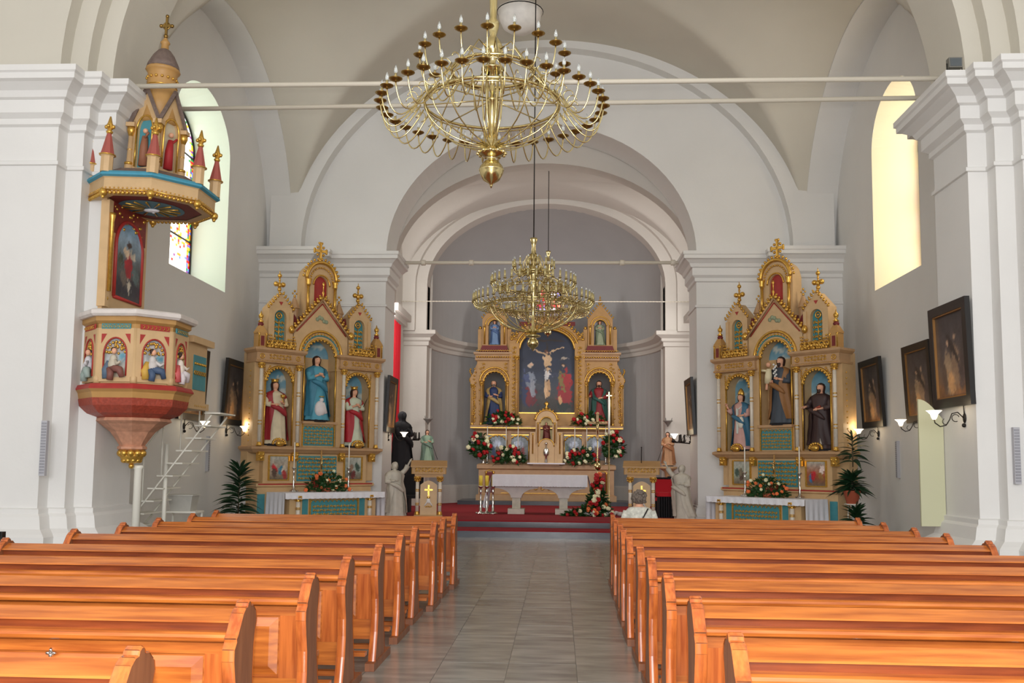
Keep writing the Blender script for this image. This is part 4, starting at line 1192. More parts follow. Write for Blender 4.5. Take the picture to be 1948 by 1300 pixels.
# ------------------------------------------------------------------ high altar
HX, HY = -.42, 32.0
def high_altar():
    t = thing('high_altar', 'large ochre and gilt high altar with arched niches at the back of the apse', 'altar', (HX, HY, .45))
    t.location = (HX, HY, 0)
    rng = random.Random(4)
    B = CREAMH
    m = MB(); m.box(-2.25, 2.25, -.35, .6, .45, 1.50); m.sweep([(-2.25, .6), (-2.25, -.35), (2.25, -.35), (2.25, .6)], [(-.01, 1.45), (.06, 1.50), (.06, 1.62), (0, 1.66), (-.5, 1.66)], -1)
    m.sweep([(-2.25, .6), (-2.25, -.35), (2.25, -.35), (2.25, .6)], [(.08, .45), (.08, .62), (-.01, .66)], -1)
    m.build('altar_block', B, t)
    m = MB()
    for x in (-2.0, -1.75, 1.75, 2.0): m.lathe([(.03, 0), (.03, .62), (.05, .68)], (x, -.37, .72), 8)
    for s in (-1, 1): arch_ring(m, (s*1.88, 1.36), .14, .08, .016, -.37, 8)
    for i in range(9):
        x = -.9+.225*i; m.torus((x, -.37, 1.02), .09, .02, 10, 5, axis='y'); m.ball((x, -.38, 1.02), .045, 7, 5)
        m.torus((x+.11, -.37, .86), .05, .014, 8, 4, axis='y')
    m.box(-1.5, 1.5, -.372, -.35, .68, .70)
    o = m.build('gilded_frontal', GOLD, t); o['kind'] = 'stuff'
    m = MB()
    for s in (-1, 1): m.box(s*1.88-.15, s*1.88+.15, -.362, -.34, .70, 1.38); m.cut()
    m.build('red_panel', DRED, t)
    # predella with painted reliefs
    m = MB(); m.box(-2.05, 2.05, .0, .6, 1.66, 2.72)
    for x in (-2.1, -1.25, 1.25, 2.1): m.box(x-.06, x+.06, -.06, .1, 1.66, 2.76)
    m.build('predella', B, t)
    for k, x in enumerate((-1.66, -.92, .92, 1.66)):
        wv = .62
        picture('predella_painting', wv, .84, [(0, (96, 96, 96)), (.4, (120, 128, 130)), (1, (150, 160, 170))],
                [(.5, .62, .22, .22, 0, (196, 206, 226)), (.3, .3, .10, .3, .1, (60, 80, 120)), (.7, .3, .1, .3, -.1, (150, 60, 60)), (.5, .35, .08, .3, 0, (130, 110, 90)), (.15, .5, .07, .2, 0, (90, 110, 90))], t, (x, -.012, 1.80), nu=20, nv=26, seed=30+k)
        m = MB(); arch_ring(m, (x, 2.44), .31, .18, .022, -.03, 16, 7, .03); m.tube([(x-.32, -.03, 1.78), (x-.32, -.03, 2.44)], .018, 6); m.tube([(x+.32, -.03, 1.78), (x+.32, -.03, 2.44)], .018, 6)
        m.box(x-.33, x+.33, -.035, -.0, 2.62, 2.65)
        m.build('gilded_frame', GOLD, t)
    m = MB(); m.sweep([(-2.45, .6), (-2.45, -.1), (2.45, -.1), (2.45, .6)], [(-.35, 2.66), (-.1, 2.72), (.02, 2.80), (.12, 2.84), (.12, 2.93), (.06, 2.96), (-.4, 2.96)], -1)
    m.box(-2.4, 2.4, -.05, .6, 2.7, 2.95); m.build('shelf', CREAMH, t)
    m = MB(); m.box(-2.56, 2.56, -.225, -.215, 2.85, 2.875); m.build('gilded_edge', GOLD, t)
    # main storey
    m = MB()
    for s in (-1, 1):
        a, b = (1.25, 2.38) if s > 0 else (-2.38, -1.25)
        m.plate(XZ, a, b, 2.96, 5.18, .0, .45, hole=(s*1.78, .38, 2.98, 4.42, .38), n=20)
        a, b = (.94, 1.28) if s > 0 else (-1.28, -.94)
        m.box(a, b, -.10, .45, 2.96, 5.75)
        # outer scroll wing
        m.prism([(s*2.36, 2.96), (s*2.60, 2.96), (s*2.60, 4.35), (s*2.62, 4.55), (s*2.5, 4.75), (s*2.42, 5.0), (s*2.36, 5.1)], .05, .4, 'y')
    m.box(-1.0, 1.0, -.02, .40, 2.96, 3.36)
    m.plate(XZ, -1.28, 1.28, 5.30, 6.5, .0, .45, hole=(0, .94, 5.30, 5.55, .70), top=lambda u: 6.66-.55*abs(u)**1.6, n=24)
    m.build('retable', CREAM2, t)
    m = MB()
    for s in (-1, 1):
        x = s*1.78
        m.tube([(x-.39, -.01, 2.98), (x-.39, -.01, 4.4)], .02, 6); m.tube([(x+.39, -.01, 2.98), (x+.39, -.01, 4.4)], .02, 6)
        arch_ring(m, (x, 4.42), .38, .38, .03, -.02, 22, 9, .03); arch_ring(m, (x, 4.42), .50, .50, .03, -.03, 22)
        for i in range(14):
            a = PI*(i+.5)/14; m.ball((x-.44*math.cos(a), -.02, 4.42+.44*math.sin(a)), .024, 6, 4)
        for q in (1.11, 2.25, 2.46):
            for i in range(16): m.ball((s*q+.03*math.sin(i*1.9), -.03 if q < 2.3 else .03, 3.08+.12*i if q > 1.2 else 3.08+.15*i), .034, 6, 4)
        for i in range(10): m.ball((s*(2.60+.03*math.sin(i)), .1, 4.42+.05*i-(.0)), .035, 6, 4)
    for q in (-1, 1):
        scrolls(m, q*1.11-.09, q*1.11+.09, 3.10, 5.66, -.115, .15, rng); scrolls(m, q*2.48-.07, q*2.48+.07, 3.05, 4.30, .035, .13, rng)
        scrolls(m, q*1.78-.46, q*1.78-.30, 4.74, 5.10, -.015, .12, rng); scrolls(m, q*1.78+.30, q*1.78+.46, 4.74, 5.10, -.015, .12, rng)
    arch_ring(m, (0, 5.55), .94, .70, .05, -.03, 30); arch_ring(m, (0, 5.55), 1.06, .84, .03, -.03, 30)
    for i in range(22):
        a = PI*(i+.5)/22; m.ball((-1.0*math.cos(a), -.03, 5.55+.77*math.sin(a)), .03, 6, 4)
    scrolls(m, -1.24, -1.0, 5.85, 6.15, -.03, .12, rng); scrolls(m, 1.0, 1.24, 5.85, 6.15, -.03, .12, rng)
    o = m.build('gilded_ornament', GOLD, t); o['kind'] = 'stuff'
    for s in (-1, 1):
        for q in (1.33, 2.22): column(t, s*q, -.06, 2.96, 4.42 if q > 2 else 4.42, .04, mt=CREAM2)
        column(t, s*1.02, -.16, 2.96, 5.30, .05, mt=CREAM2)
        column(t, s*2.53, .02, 2.96, 4.35, .04, mt=CREAM2)
    # cornice over the side niches
    for s in (-1, 1):
        a, b = (1.22, 2.42) if s > 0 else (-2.42, -1.22)
        m = MB(); m.sweep([(a, .45), (a, -.04), (b, -.04), (b, .45)], [(-.02, 5.14), (.03, 5.18), (.03, 5.34), (.08, 5.38), (.08, 5.44), (-.3, 5.46)], -1); m.box(a+.01, b-.01, -.03, .44, 5.15, 5.44)
        m.build('cornice', CREAMH, t)
        m = MB()
        for i in range(15): m.ball((a+(b-a)*(i+.5)/15, -.10, 5.27), .038, 6, 4); arch_ring(m, (a+(b-a)*(i+.5)/15, 5.46), .035, .05, .012, -.10, 5)
        o = m.build('gilded_frieze', GOLD, t); o['kind'] = 'stuff'
        # gabled turret with little niche
        x = s*1.80
        m = MB(); m.prism([(x-.50, 5.46), (x+.50, 5.46), (x+.42, 5.68), (x-.42, 5.68)], -.02, .4, 'y'); m.build('red_plinth', DRED, t)
        m = MB(); m.plate(XZ, x-.42, x+.42, 5.62, 6.55, .0, .40, hole=(x, .21, 5.70, 6.36, .22), top=lambda u: 7.12-abs(u-x)*1.25, n=14)
        for q in (-.50, .50): m.box(x+q-.07, x+q+.07, .05, .3, 5.5, 6.25)
        m.build('turret', CREAM2, t)
        picture('niche_painting', .44, .92, [(0, (150, 150, 160)), (1, (196, 200, 210))], [], t, (x, .30, 5.68), nu=8, nv=14, seed=3)
        m = MB(); arch_ring(m, (x, 6.36), .22, .22, .022, -.015, 16); arch_ring(m, (x, 6.36), .32, .32, .022, -.015, 16)
        crockets(m, [(x-.46, -.02, 6.60), (x-.01, -.02, 7.16)], .032, .09); crockets(m, [(x+.46, -.02, 6.60), (x+.01, -.02, 7.16)], .032, .09)
        for q in (-.34, .34): m.lathe([(.03, 0), (.03, .55), (.05, .62)], (x+q, -.03, 5.72), 8)
        for q in (-.50, .50): m.ball((x+q, .1, 6.30), .06, 8, 5)
        m.build('crockets', GOLD, t)
        finial(t, x, .1, 7.10, .42)
    # crest over the painting
    m = MB()
    m.lathe([(.06, 0), (.10, .2), (.05, .3), (.12, .42), (.05, .55), (.03, .8)], (0, .1, 6.6), 10)
    crockets(m, [(-1.26, -.02, 5.85), (-.7, -.02, 6.42), (0, -.02, 6.70)], .05, .12); crockets(m, [(1.26, -.02, 5.85), (.7, -.02, 6.42), (0, -.02, 6.70)], .05, .12)
    m.build('crest', GOLD, t)
    m = MB(); m.box(-.95, -.5, -.02, .02, 6.36, 6.5); m.cut(); m.box(.5, .95, -.02, .02, 6.36, 6.5); m.build('red_panel', DRED, t)
    # the great painting
    fl_ = (206, 172, 132)
    blobs = [
        (.5, .10, .9, .14, 0, (60, 56, 52)), (.18, .30, .25, .06, .2, (70, 74, 84)), (.8, .45, .3, .05, -.1, (52, 60, 84)),
        (.5, .50, .022, .50, 0, (44, 30, 24)), (.5, .875, .34, .014, 0, (44, 30, 24)),
        (.49, .30, .030, .17, .03, fl_), (.53, .30, .028, .16, -.05, (190, 152, 112)), (.51, .47, .060, .07, .1, (214, 210, 206)), (.49, .44, .03, .07, -.2, (200, 200, 200)),
        (.51, .60, .056, .11, 0, fl_), (.51, .66, .07, .05, 0, (214, 180, 140)), (.37, .735, .15, .016, -.42, fl_), (.655, .755, .16, .016, .50, fl_), (.485, .735, .032, .028, .2, (96, 54, 34)), (.495, .725, .018, .018, 0, (196, 150, 116)),
        (.14, .26, .11, .26, .05, (38, 52, 92)), (.22, .20, .10, .18, -.05, (110, 28, 40)), (.21, .40, .09, .14, -.1, (124, 134, 150)), (.15, .44, .05, .10, .1, (64, 76, 116)), (.21, .58, .055, .05, 0, (196, 178, 158)), (.22, .585, .028, .026, 0, (214, 176, 148)), (.25, .30, .04, .16, 0, (150, 156, 168)),
        (.82, .24, .12, .24, -.05, (146, 26, 34)), (.78, .40, .07, .16, .1, (128, 110, 56)), (.86, .42, .08, .14, 0, (166, 30, 38)), (.79, .58, .040, .036, 0, (50, 30, 22)), (.785, .57, .022, .024, 0, (206, 166, 132)), (.80, .08, .11, .09, 0, (30, 44, 40)), (.74, .16, .03, .08, 0, (206, 160, 110)),
        (.80, .66, .07, .02, .1, (176, 164, 150)), (.76, .645, .03, .01, .4, (90, 80, 74)),
    ]
    picture('crucifixion_painting', 1.94, 2.86, [(0, (56, 50, 46)), (.15, (66, 62, 58)), (.35, (58, 66, 80)), (.55, (34, 44, 68)), (1, (20, 28, 50))], blobs, t, (0, .10, 3.36), nu=110, nv=160, seed=5, noise=.05)
    m = MB()
    for s in (-1, 1): m.tube([(s*.955, -.01, 3.36), (s*.955, -.01, 5.5)], .025, 6)
    m.box(-.98, .98, -.04, .0, 3.36, 3.40); m.build('gilded_frame', GOLD, t)
    # tabernacle
    m = MB(); m.box(-.55, .55, -.45, .05, 1.64, 2.30); m.plate(XZ, -.36, .36, 2.25, 3.3, -.42, .0, hole=(0, .20, 2.42, 3.02, .20), top=lambda u: 3.10+math.sqrt(max(0, .3601**2-u*u)), n=16)
    for q in (-.45, .45): m.box(q-.09, q+.09, -.47, -.2, 1.64, 2.72)
    m.plate(XZ, -.26, .26, 1.66, 2.3, -.50, -.44, top=lambda u: 2.24+math.sqrt(max(0, .2601**2-u*u)))
    m.box(-.44, .44, -.5, -.2, 1.62, 1.68)
    tb = m.build('tabernacle', CREAM, t)
    m = MB(); m.box(-.22, .22, -.12, -.1, 2.40, 3.24); m.build('pale_niche_back', C_(252, 240, 180), tb)  # niche back in an even pale yellow
    m = MB(); arch_ring(m, (0, 3.02), .21, .21, .02, -.43, 16); arch_ring(m, (0, 3.10), .36, .36, .028, -.43, 20)
    for i in range(11):
        a = PI*(i+.5)/11; m.ball((-.40*math.cos(a), -.43, 3.10+.40*math.sin(a)), .035, 6, 4)
    for q in (-1, 1):
        for w2 in (.28, .45): m.lathe([(.022, 0), (.022, .62), (.04, .68)], (q*w2, -.48, 2.0 if w2 > .4 else 2.36), 8)
    arch_ring(m, (0, 2.24), .26, .26, .02, -.51, 16); m.lathe([(.02, 0), (.08, .06), (.02, .14), (.09, .22), (.02, .3)], (0, -.3, 3.46), 8)
    m.build('gilded_edge', GOLD, tb)
    m = MB(); m.tube([(0, -.52, 1.72), (0, -.52, 2.30)], [.05, .02], 8); m.ball((0, -.53, 2.34), .05, 8, 6); m.ball((0, -.52, 2.05), .10, 10, 7, sy=.4, sz=1.6); m.build('silver_relief', SILVER, tb)
    m = MB(); m.box(-.62, .62, -.62, -.30, 1.66, 1.70); m.build('white_cloth', WHITE, tb)
    return t
HALT = high_altar()
hz = lambda x, y, z: (HX+x, HY+y, z)
statue('statue', 'bearded apostle in ochre mantle and blue robe in the left niche of the high altar', 'statue', hz(-1.80, .18, 3.0), 0, 1.50, C_(34, 52, 96), C_(176, 150, 96), pose='hold', hair=GREYH, hairlen=.86, beard=True, ph=.5, base=DARK)
statue('statue', 'dark-bearded apostle in green mantle and red robe in the right niche of the high altar', 'statue', hz(1.78, .18, 3.0), 0, 1.50, C_(140, 30, 36), C_(50, 92, 84), pose='staff', hairlen=.86, beard=True, ph=1.9, base=DARK)
statue('statuette', 'small figure in blue and white in the upper left turret of the high altar', 'statue', hz(-1.80, .15, 5.72), 0, .84, C_(120, 150, 190), C_(92, 120, 170), pose='pray', hairlen=.76, ph=.5, halo=True)
statue('statuette', 'small figure in sage green in the upper right turret of the high altar', 'statue', hz(1.80, .15, 5.72), 0, .84, C_(160, 170, 140), C_(130, 146, 120), pose='pray', hairlen=.76, ph=1.5, halo=True)
statue('statuette', 'small dark red figure in the pale niche of the tabernacle', 'statue', hz(0, -.27, 2.44), 0, .62, C_(110, 44, 38), C_(96, 36, 32), pose='hold', hairlen=.76, ph=.5)
k = 0
WHERE = ['outermost left', 'second left', 'third left', 'third right', 'second right', 'outermost right']
for x in (-1.98, -1.35, -.95, .95, 1.35, 1.98):
    candlestick('slim silver candlestick with white candle on the high altar, %s' % WHERE[k], hz(x, -.22, 1.66), .50, .75, group='candlesticks on the high altar'); k += 1
RW = [ROSER, ROSEW, ROSER, ROSER, ROSEW]
bouquet('red and white flowers on the upper ledge of the high altar, left of the painting', hz(-1.45, -.34, 2.97), 1.5, .50, .30, RW, 18, 260, 0, 31, 'fan', .07)
bouquet('red and white flowers on the upper ledge of the high altar, right of the painting', hz(1.45, -.34, 2.97), 1.5, .45, .30, RW, 16, 240, 0, 32, 'fan', .07)
bouquet('round bunch of red and white flowers at the left end of the high altar', hz(-2.22, -.45, 1.85), .85, .98, .5, RW, 16, 240, 0, 33, 'ball', .075)
bouquet('round bunch of red and white flowers at the right end of the high altar', hz(2.22, -.45, 1.85), .85, .98, .5, RW, 16, 240, 0, 34, 'ball', .075)
bouquet('low red and white flowers before the high altar, left of the tabernacle', hz(-1.22, -.45, 1.68), 1.35, .62, .3, RW, 20, 260, 0, 35, 'fan', .07)
bouquet('low red and white flowers before the high altar, right of the tabernacle', hz(1.20, -.45, 1.68), 1.35, .62, .3, RW, 20, 260, 0, 36, 'fan', .07)
# ------------------------------------------------------------------ pulpit
def octa(r, flatx=True): return [(r*math.cos(PI/8+PI/4*k), r*math.sin(PI/8+PI/4*k)) for k in range(8)]
def facets(r):
    p = octa(r); return [(p[k], p[(k+1) % 8]) for k in range(8)]
def facetM(a, b):
    """maps (u along the facet from its middle, v up, w outwards) to a point"""
    A, B = Vector(a), Vector(b); mid = (A+B)/2; d = (B-A).normalized(); n = Vector((d.y, -d.x))
    if n.dot(mid) < 0: n = -n
    def M(u, v, w):
        q = mid+d*u+n*w; return (q.x, q.y, v)
    return M, (B-A).length, math.atan2(d.y, d.x), mid, n
PC = (-6.08, 13.25)
def pulpit():
    t = thing('pulpit', 'cream pulpit with painted reliefs fixed to the left pillar', 'pulpit', (PC[0], PC[1], 0))
    R = .70
    oc = octa(R)
    m = MB(); m.prism(octa(R-.04), 2.66, 3.58); m.build('drum', CREAM, t)
    m = MB(); m.sweep(octa(R-.02), [(0, 3.42), (.0, 3.50), (.05, 3.54), (.05, 3.60), (-.2, 3.60)], -1, True); m.build('ochre_band', CREAM2, t)
    m = MB(); m.sweep(octa(R), [(-.2, 3.60), (.08, 3.60), (.11, 3.63), (.11, 3.68), (.08, 3.70), (-.9, 3.70)], -1, True); m.build('rail_cushion', flat(222, 214, 208), t)
    m = MB(); m.sweep(octa(R), [(-.1, 2.70), (.06, 2.66), (.09, 2.60), (.05, 2.56), (.03, 2.48), (-.1, 2.46)], -1, True); m.build('ochre_band', CREAM2, t)
    m = MB(); m.sweep(octa(R), [(.061, 2.672), (.095, 2.62), (.092, 2.60)], -1, True); m.build('red_moulding', RED, t)
    m = MB(); m.lathe([(.74, 2.48), (.72, 2.38), (.62, 2.28), (.46, 2.21)], (0, 0, 0), 8, False, a0=PI/8); m.build('red_bowl', mat('pulpit_red_scale', srgb(168, 70, 50), .5, noise=.3, scale=24, bump=.4), t)
    m = MB(); m.lathe([(.42, 2.25), (.50, 2.22), (.52, 2.18), (.44, 2.14), (.30, 2.03), (.21, 1.90), (.17, 1.84), (.20, 1.82), (.20, 1.79), (.16, 1.77)], (0, 0, 0), 8, False, a0=PI/8); m.build('stem', mat('pulpit_stem', srgb(206, 150, 120), .5, noise=.25, scale=14), t)
    m = MB(); m.ball((0, 0, 1.70), .165, 14, 9, sz=.75)
    for k in range(10):
        a = 2*PI*k/10; m.ball((.15*math.cos(a), .15*math.sin(a), 1.73), .055, 7, 5); m.ball((.11*math.cos(a+.3), .11*math.sin(a+.3), 1.63), .04, 6, 4)
    m.ball((0, 0, 1.55), .04, 8, 6); m.build('gilded_boss', GOLD, t)
    m = MB()
    for a, b in facets(R-.02):
        M, L, an, mid, n = facetM(a, b)
        if n.y > .5 or n.x < -.8: continue
        for i in range(12): m.ball(M((i+.5)/12*L-L/2, 2.43+.0, .0), .028, 6, 4); m.ball(M((i+.5)/12*L-L/2, 2.36, -.02), .016, 5, 4)
    o = m.build('gilded_fringe', GOLD, t); o['kind'] = 'stuff'
    cols = [RED, TEAL]
    k2 = 0
    for a, b in facets(R-.035):
        M, L, an, mid, n = facetM(a, b)
        if n.y > .8 or n.x < -.8: continue
        m = MB()
        m.plate(M, -L/2, L/2, 2.70, 3.44, .0, .035, hole=(0, L*.31, 2.76, 3.08, .22), n=16)
        m.build('relief_frame', CREAM, t)
        fr = MB(); pts = [M(-L*.315, 2.78, .04), M(-L*.315, 3.08, .04)]+[M(-L*.315*math.cos(PI*i/14), 3.08+.225*math.sin(PI*i/14), .04) for i in range(15)]+[M(L*.315, 2.78, .04)]
        fr.tube(pts, .012, 5)
        for s in (-1, 1): fr.add([M(s*L*.40, 3.36, .037), M(s*L*.25, 3.36, .037), M(s*L*.40, 3.22, .037)], [(0, 1, 2) if s < 0 else (0, 2, 1)])
        fr.build('red_moulding', RED, t)
        fb = MB(); fb.plate(M, -L*.40, L*.40, 3.43, 3.50, .03, .045); fb.build('frieze_panel', TEAL if k2 % 2 else RED, t)
        g = MB()
        for i in range(7): g.torus(M((i-3)*L*.11, 3.465, .046), .02, .006, 7, 4, axis='y')
        rng = random.Random(k2)
        for i in range(26):
            u = rng.uniform(-.9, .9); z = rng.uniform(0, 1)
            if u*u+z*z > 1 or z < .15: continue
            g.ball(M(u*L*.29, 3.06+z*.20, .018), rng.uniform(.012, .024), 6, 4)
        for i in range(9):
            aa = PI*(i+.5)/9; g.ball(M(-L*.26*math.cos(aa), 3.08+.17*math.sin(aa), .02), .022, 6, 4)
        o = g.build('gilded_tracery', GOLD, t); o['kind'] = 'stuff'
        bg = picture('relief_background', L*.62, .62, [(0, (190, 170, 140)), (.4, (170, 176, 176)), (.7, (176, 170, 166)), (1, (150, 160, 170))], [(.8, .5, .18, .12, 0, (96, 150, 170))], t, (mid.x+n.x*.004, mid.y+n.y*.004, 2.74), (0, 0, an), nu=12, nv=20, seed=k2)
        # seated relief figure
        pal = [((206, 200, 196), (70, 90, 120), (206, 164, 70)), ((232, 220, 206), (222, 214, 216), (206, 96, 96)), ((214, 210, 214), (150, 166, 160), (130, 90, 110)), ((200, 190, 170), (130, 80, 70), (90, 110, 130))][k2 % 4]
        f = MB()
        f.m = 0; f.ball(M(-.02, 3.00, .04), .05, 10, 7, sx=1, sy=1, sz=1.5); f.ball(M(-.02, 2.93, .04), .07, 10, 7, sz=1.3)
        f.m = 1; f.tube([M(-.02, 2.88, .05), M(.10, 2.86, .10), M(.13, 2.76, .09)], [.062, .050, .035], 8)
        f.tube([M(-.05, 2.87, .05), M(-.03, 2.80, .09), M(-.04, 2.72, .08)], [.058, .046, .045], 8)
        f.m = 2; f.tube([M(-.08, 2.98, .03), M(-.12, 2.86, .04), M(-.11, 2.74, .05)], [.035, .055, .05], 8)
        f.m = 0; f.tube([M(.0, 3.00, .05), M(.07, 2.94, .10), M(.11, 2.97, .12)], [.024, .022, .014], 6)
        f.m = 3; f.ball(M(-.01, 3.12, .05), .036, 9, 7, sz=1.2); f.m = 4; f.ball(M(-.025, 3.135, .035), .040, 8, 6)
        f.build('relief_figure', [flat(*pal[0]), flat(*pal[1]), flat(*pal[2]), SKIN, HAIR], t)
        k2 += 1
    # corner pilasters
    m = MB()
    for p in octa(R-.03):
        if p[0] > -.5: m.lathe([(.05, 2.68), (.05, 2.76), (.034, 2.78), (.034, 3.44)], (p[0], p[1], 0), 8); m.cut()
    m.build('corner_pilaster', CREAM, t)
    # landing behind, over the stairs
    m = MB(); m.box(-.2, .50, .64, 1.40, 2.50, 3.42); m.box(-.22, .58, .64, 1.50, 3.42, 3.52); m.box(-.22, .54, .64, 1.45, 2.42, 2.52); m.build('landing', CREAM, t)
    m = MB(); m.box(.501, .512, .85, 1.35, 2.72, 3.25); m.build('teal_panel', TEAL, t)
    m = MB()
    for i in range(7): m.torus((.52, .88+.07*i, 2.98), .03, .008, 7, 4, axis='x'); m.ball((.52, .88+.07*i, 2.47), .03, 6, 4); m.ball((.52, .88+.07*i, 3.12), .022, 6, 4)
    o = m.build('gilded_tracery', GOLD, t); o['kind'] = 'stuff'
    # pole
    m = MB(); m.lathe([(.055, 0), (.055, 1.50), (.07, 1.52), (.07, 1.56)], (.06, .1, 0), 12); m.build('support_pole', WHITEP, t)
    # back panel on the pillar face
    bx = -6.48-PC[0]
    m = MB(); m.box(bx, bx+.06, -.42, .92, 3.72, 5.42)
    m.box(bx, bx+.12, -.46, -.34, 3.78, 5.30)
    m.build('back_panel', CREAM, t)
    m = MB(); m.box(bx+.061, bx+.07, -.22, .84, 4.90, 5.35); m.build('red_spandrel', mat('red_ornament', srgb(140, 50, 40), .5, noise=.3, scale=12), t)
    rng = random.Random(3); m = MB()
    for i in range(22): m.ball((bx+.07, rng.uniform(-.2, .82), rng.uniform(5.0, 5.33)), rng.uniform(.012, .03), 6, 4)
    for z in (3.9,): m.ball((bx+.08, -.38, z), .05, 8, 6); m.ball((bx+.08, .85, z-.02), .05, 8, 6)
    m.lathe([(.03, 0), (.03, 1.0), (.05, 1.08), (.05, 1.12)], (bx+.14, -.40, 4.0), 8)
    m.build('gilded_ornament', GOLD, t)
    m = MB(); pts = [(bx+.075, -.12, 3.98), (bx+.075, -.12, 4.75)]+[(bx+.075, .31-.43*math.cos(PI*i/16), 4.75+.40*math.sin(PI*i/16)) for i in range(17)]+[(bx+.075, .74, 3.98), (bx+.075, -.12, 3.98)]
    m.tube(pts, .028, 6); m.build('red_frame', RED, t)
    hw, sp = .42, .77
    picture('oval_painting', .84, 1.16, [(0, (60, 60, 64)), (.4, (80, 86, 84)), (.62, (120, 140, 150)), (.8, (150, 176, 196)), (1, (110, 160, 196))],
        [(.5, .18, .5, .16, 0, (50, 52, 62)), (.35, .28, .14, .14, 0, (110, 100, 90)), (.5, .45, .15, .22, .1, (168, 30, 40)), (.42, .62, .13, .08, 0, (214, 190, 160)), (.66, .60, .12, .07, .2, (200, 190, 170)), (.5, .72, .08, .06, 0, (70, 46, 36)), (.55, .2, .08, .1, 0, (200, 190, 170)), (.2, .5, .10, .12, 0, (70, 80, 60)), (.8, .35, .12, .14, 0, (90, 110, 110)), (.15, .12, .1, .12, 0, (40, 40, 50))],
        t, (bx+.072, .31, 3.98), (0, 0, PI/2), nu=34, nv=46, top=lambda u: .77+.40*math.sqrt(max(0.0004, 1-(u/.42)**2)), seed=4)
    return t
PUL = pulpit()
def canopy():
    t = thing('pulpit_canopy', 'painted wooden canopy with pinnacles and a domed turret above the pulpit', 'canopy', (PC[0]+.07-5.33*math.sin(.035), PC[1]+.12, 0))
    t.rotation_euler = (0, .035, 0)
    R = .88
    m = MB(); m.prism(octa(R-.06), 5.34, 5.36); m.build('soffit', mat('soffit_green', srgb(84, 112, 92), .6, noise=.2, scale=8), t)
    m = MB(); m.lathe([(.70, 5.335), (.46, 5.332)], (0, 0, 0), 8, False, cap=False, a0=PI/8); m.build('red_band', DRED, t)
    m = MB(); m.lathe([(.001, 5.325), (.46, 5.327)], (0, 0, 0), 24, False, cap=False); m.build('blue_disc', flat(92, 138, 158), t)
    m = MB(); m.ball((0, 0, 5.30), .07, 8, 6, sx=1.8, sz=.4); m.ball((.02, .02, 5.29), .03, 8, 5); m.build('dove', C_(236, 236, 240), t)
    m = MB()
    for k in range(14):
        a = 2*PI*k/14; m.tube([(.10*math.cos(a), .10*math.sin(a), 5.318), (.40*math.cos(a), .40*math.sin(a), 5.318)], [.004, .016], 5)
    m.build('gilded_rays', GOLD, t)
    m = MB(); m.sweep(octa(R), [(-.16, 5.33), (-.02, 5.33), (.0, 5.36), (.0, 5.54), (.02, 5.56)], -1, True); m.build('rim', CREAM, t)
    m = MB(); m.sweep(octa(R), [(.02, 5.555), (.06, 5.575), (.06, 5.60), (.03, 5.635), (-.05, 5.64)], -1, True); m.build('blue_moulding', flat(70, 150, 176), t)
    m = MB()
    for a, b in facets(R):
        M, L, an, mid, n = facetM(a, b)
        for i in range(11): m.ball(M((i+.5)/11*L-L/2, 5.335, -.01), .030, 7, 4); m.ball(M((i+.5)/11*L-L/2, 5.40, .005), .012, 5, 4)
        m.tube([M(-L/2, 5.37, .01), M(L/2, 5.37, .01)], .012, 5)
    for p in octa(R): m.ball((p[0], p[1], 5.33), .06, 8, 6); m.ball((p[0], p[1], 5.27), .03, 6, 4)
    o = m.build('gilded_fringe', GOLD, t)
    m = MB(); m.lathe([(R-.02, 5.63), (.62, 5.76), (.58, 5.77)], (0, 0, 0), 8, False, a0=PI/8); m.build('scale_roof', ROOFG, t)
    pin = None
    for p in octa(R-.02):
        if pin is None:
            m = MB(); m.lathe([(.085, 0), (.085, .22), (.105, .24)], (0, 0, 0), 8, False); pin = m.build('pinnacle', CREAM, t, (p[0], p[1], 5.62))
            c = MB(); c.lathe([(.10, .24), (.085, .30), (.03, .56)], (0, 0, 0), 8, False); c1 = c.build('red_cone', flat(166, 84, 74), pin)
            g = MB(); g.lathe([(.035, .55), (.05, .58), (.03, .60), (.055, .66), (.035, .70), (.01, .80)], (0, 0, 0), 8)
            for q in range(4): g.ball((.05*math.cos(PI/2*q), .05*math.sin(PI/2*q), .65), .03, 6, 4)
            g.lathe([(.105, .235), (.12, .245), (.105, .255)], (0, 0, 0), 8); c2 = g.build('gilded_tip', GOLD, pin)
        else:
            q = dup(pin, t, (p[0], p[1], 5.62)); dup(c1, q); dup(c2, q)
    # square turret with gabled niches
    r = .25; z0, z1 = 5.76, 6.62
    for k in range(4):
        an = PI/2*k-.35
        d = Vector((math.cos(an), math.sin(an))); nn = Vector((d.y, -d.x))
        def M(u, v, w, d=d, nn=nn): q = d*u+nn*(r+w); return (q.x, q.y, v)
        m = MB(); m.plate(M, -r, r, z0, z1, -.06, .0, hole=(0, .15, z0+.12, 6.46, .19), top=lambda u: 7.03-abs(u)*1.75, n=14); m.build('gabled_face', CREAM, t)
        m = MB(); m.plate(M, -.16, .16, z0+.1, 6.66, -.058, -.05); m.build('niche_back', flat(84, 156, 170) if k == 0 else flat(206, 196, 170), t)
        m = MB(); pts = [M(-.15, z0+.14, .01), M(-.15, 6.46, .01)]+[M(-.15*math.cos(PI*i/12), 6.46+.19*math.sin(PI*i/12), .01) for i in range(13)]+[M(.15, z0+.14, .01)]
        m.tube(pts, .016, 6)
        m.build('gilded_edge', GOLD, t)
        m = MB()
        for s in (-1, 1): m.tube([M(s*r*1.12, 6.55, .03), M(0, 7.07, .03)], .032, 6, False)
        m.build('gable_roof', ROOFG, t)
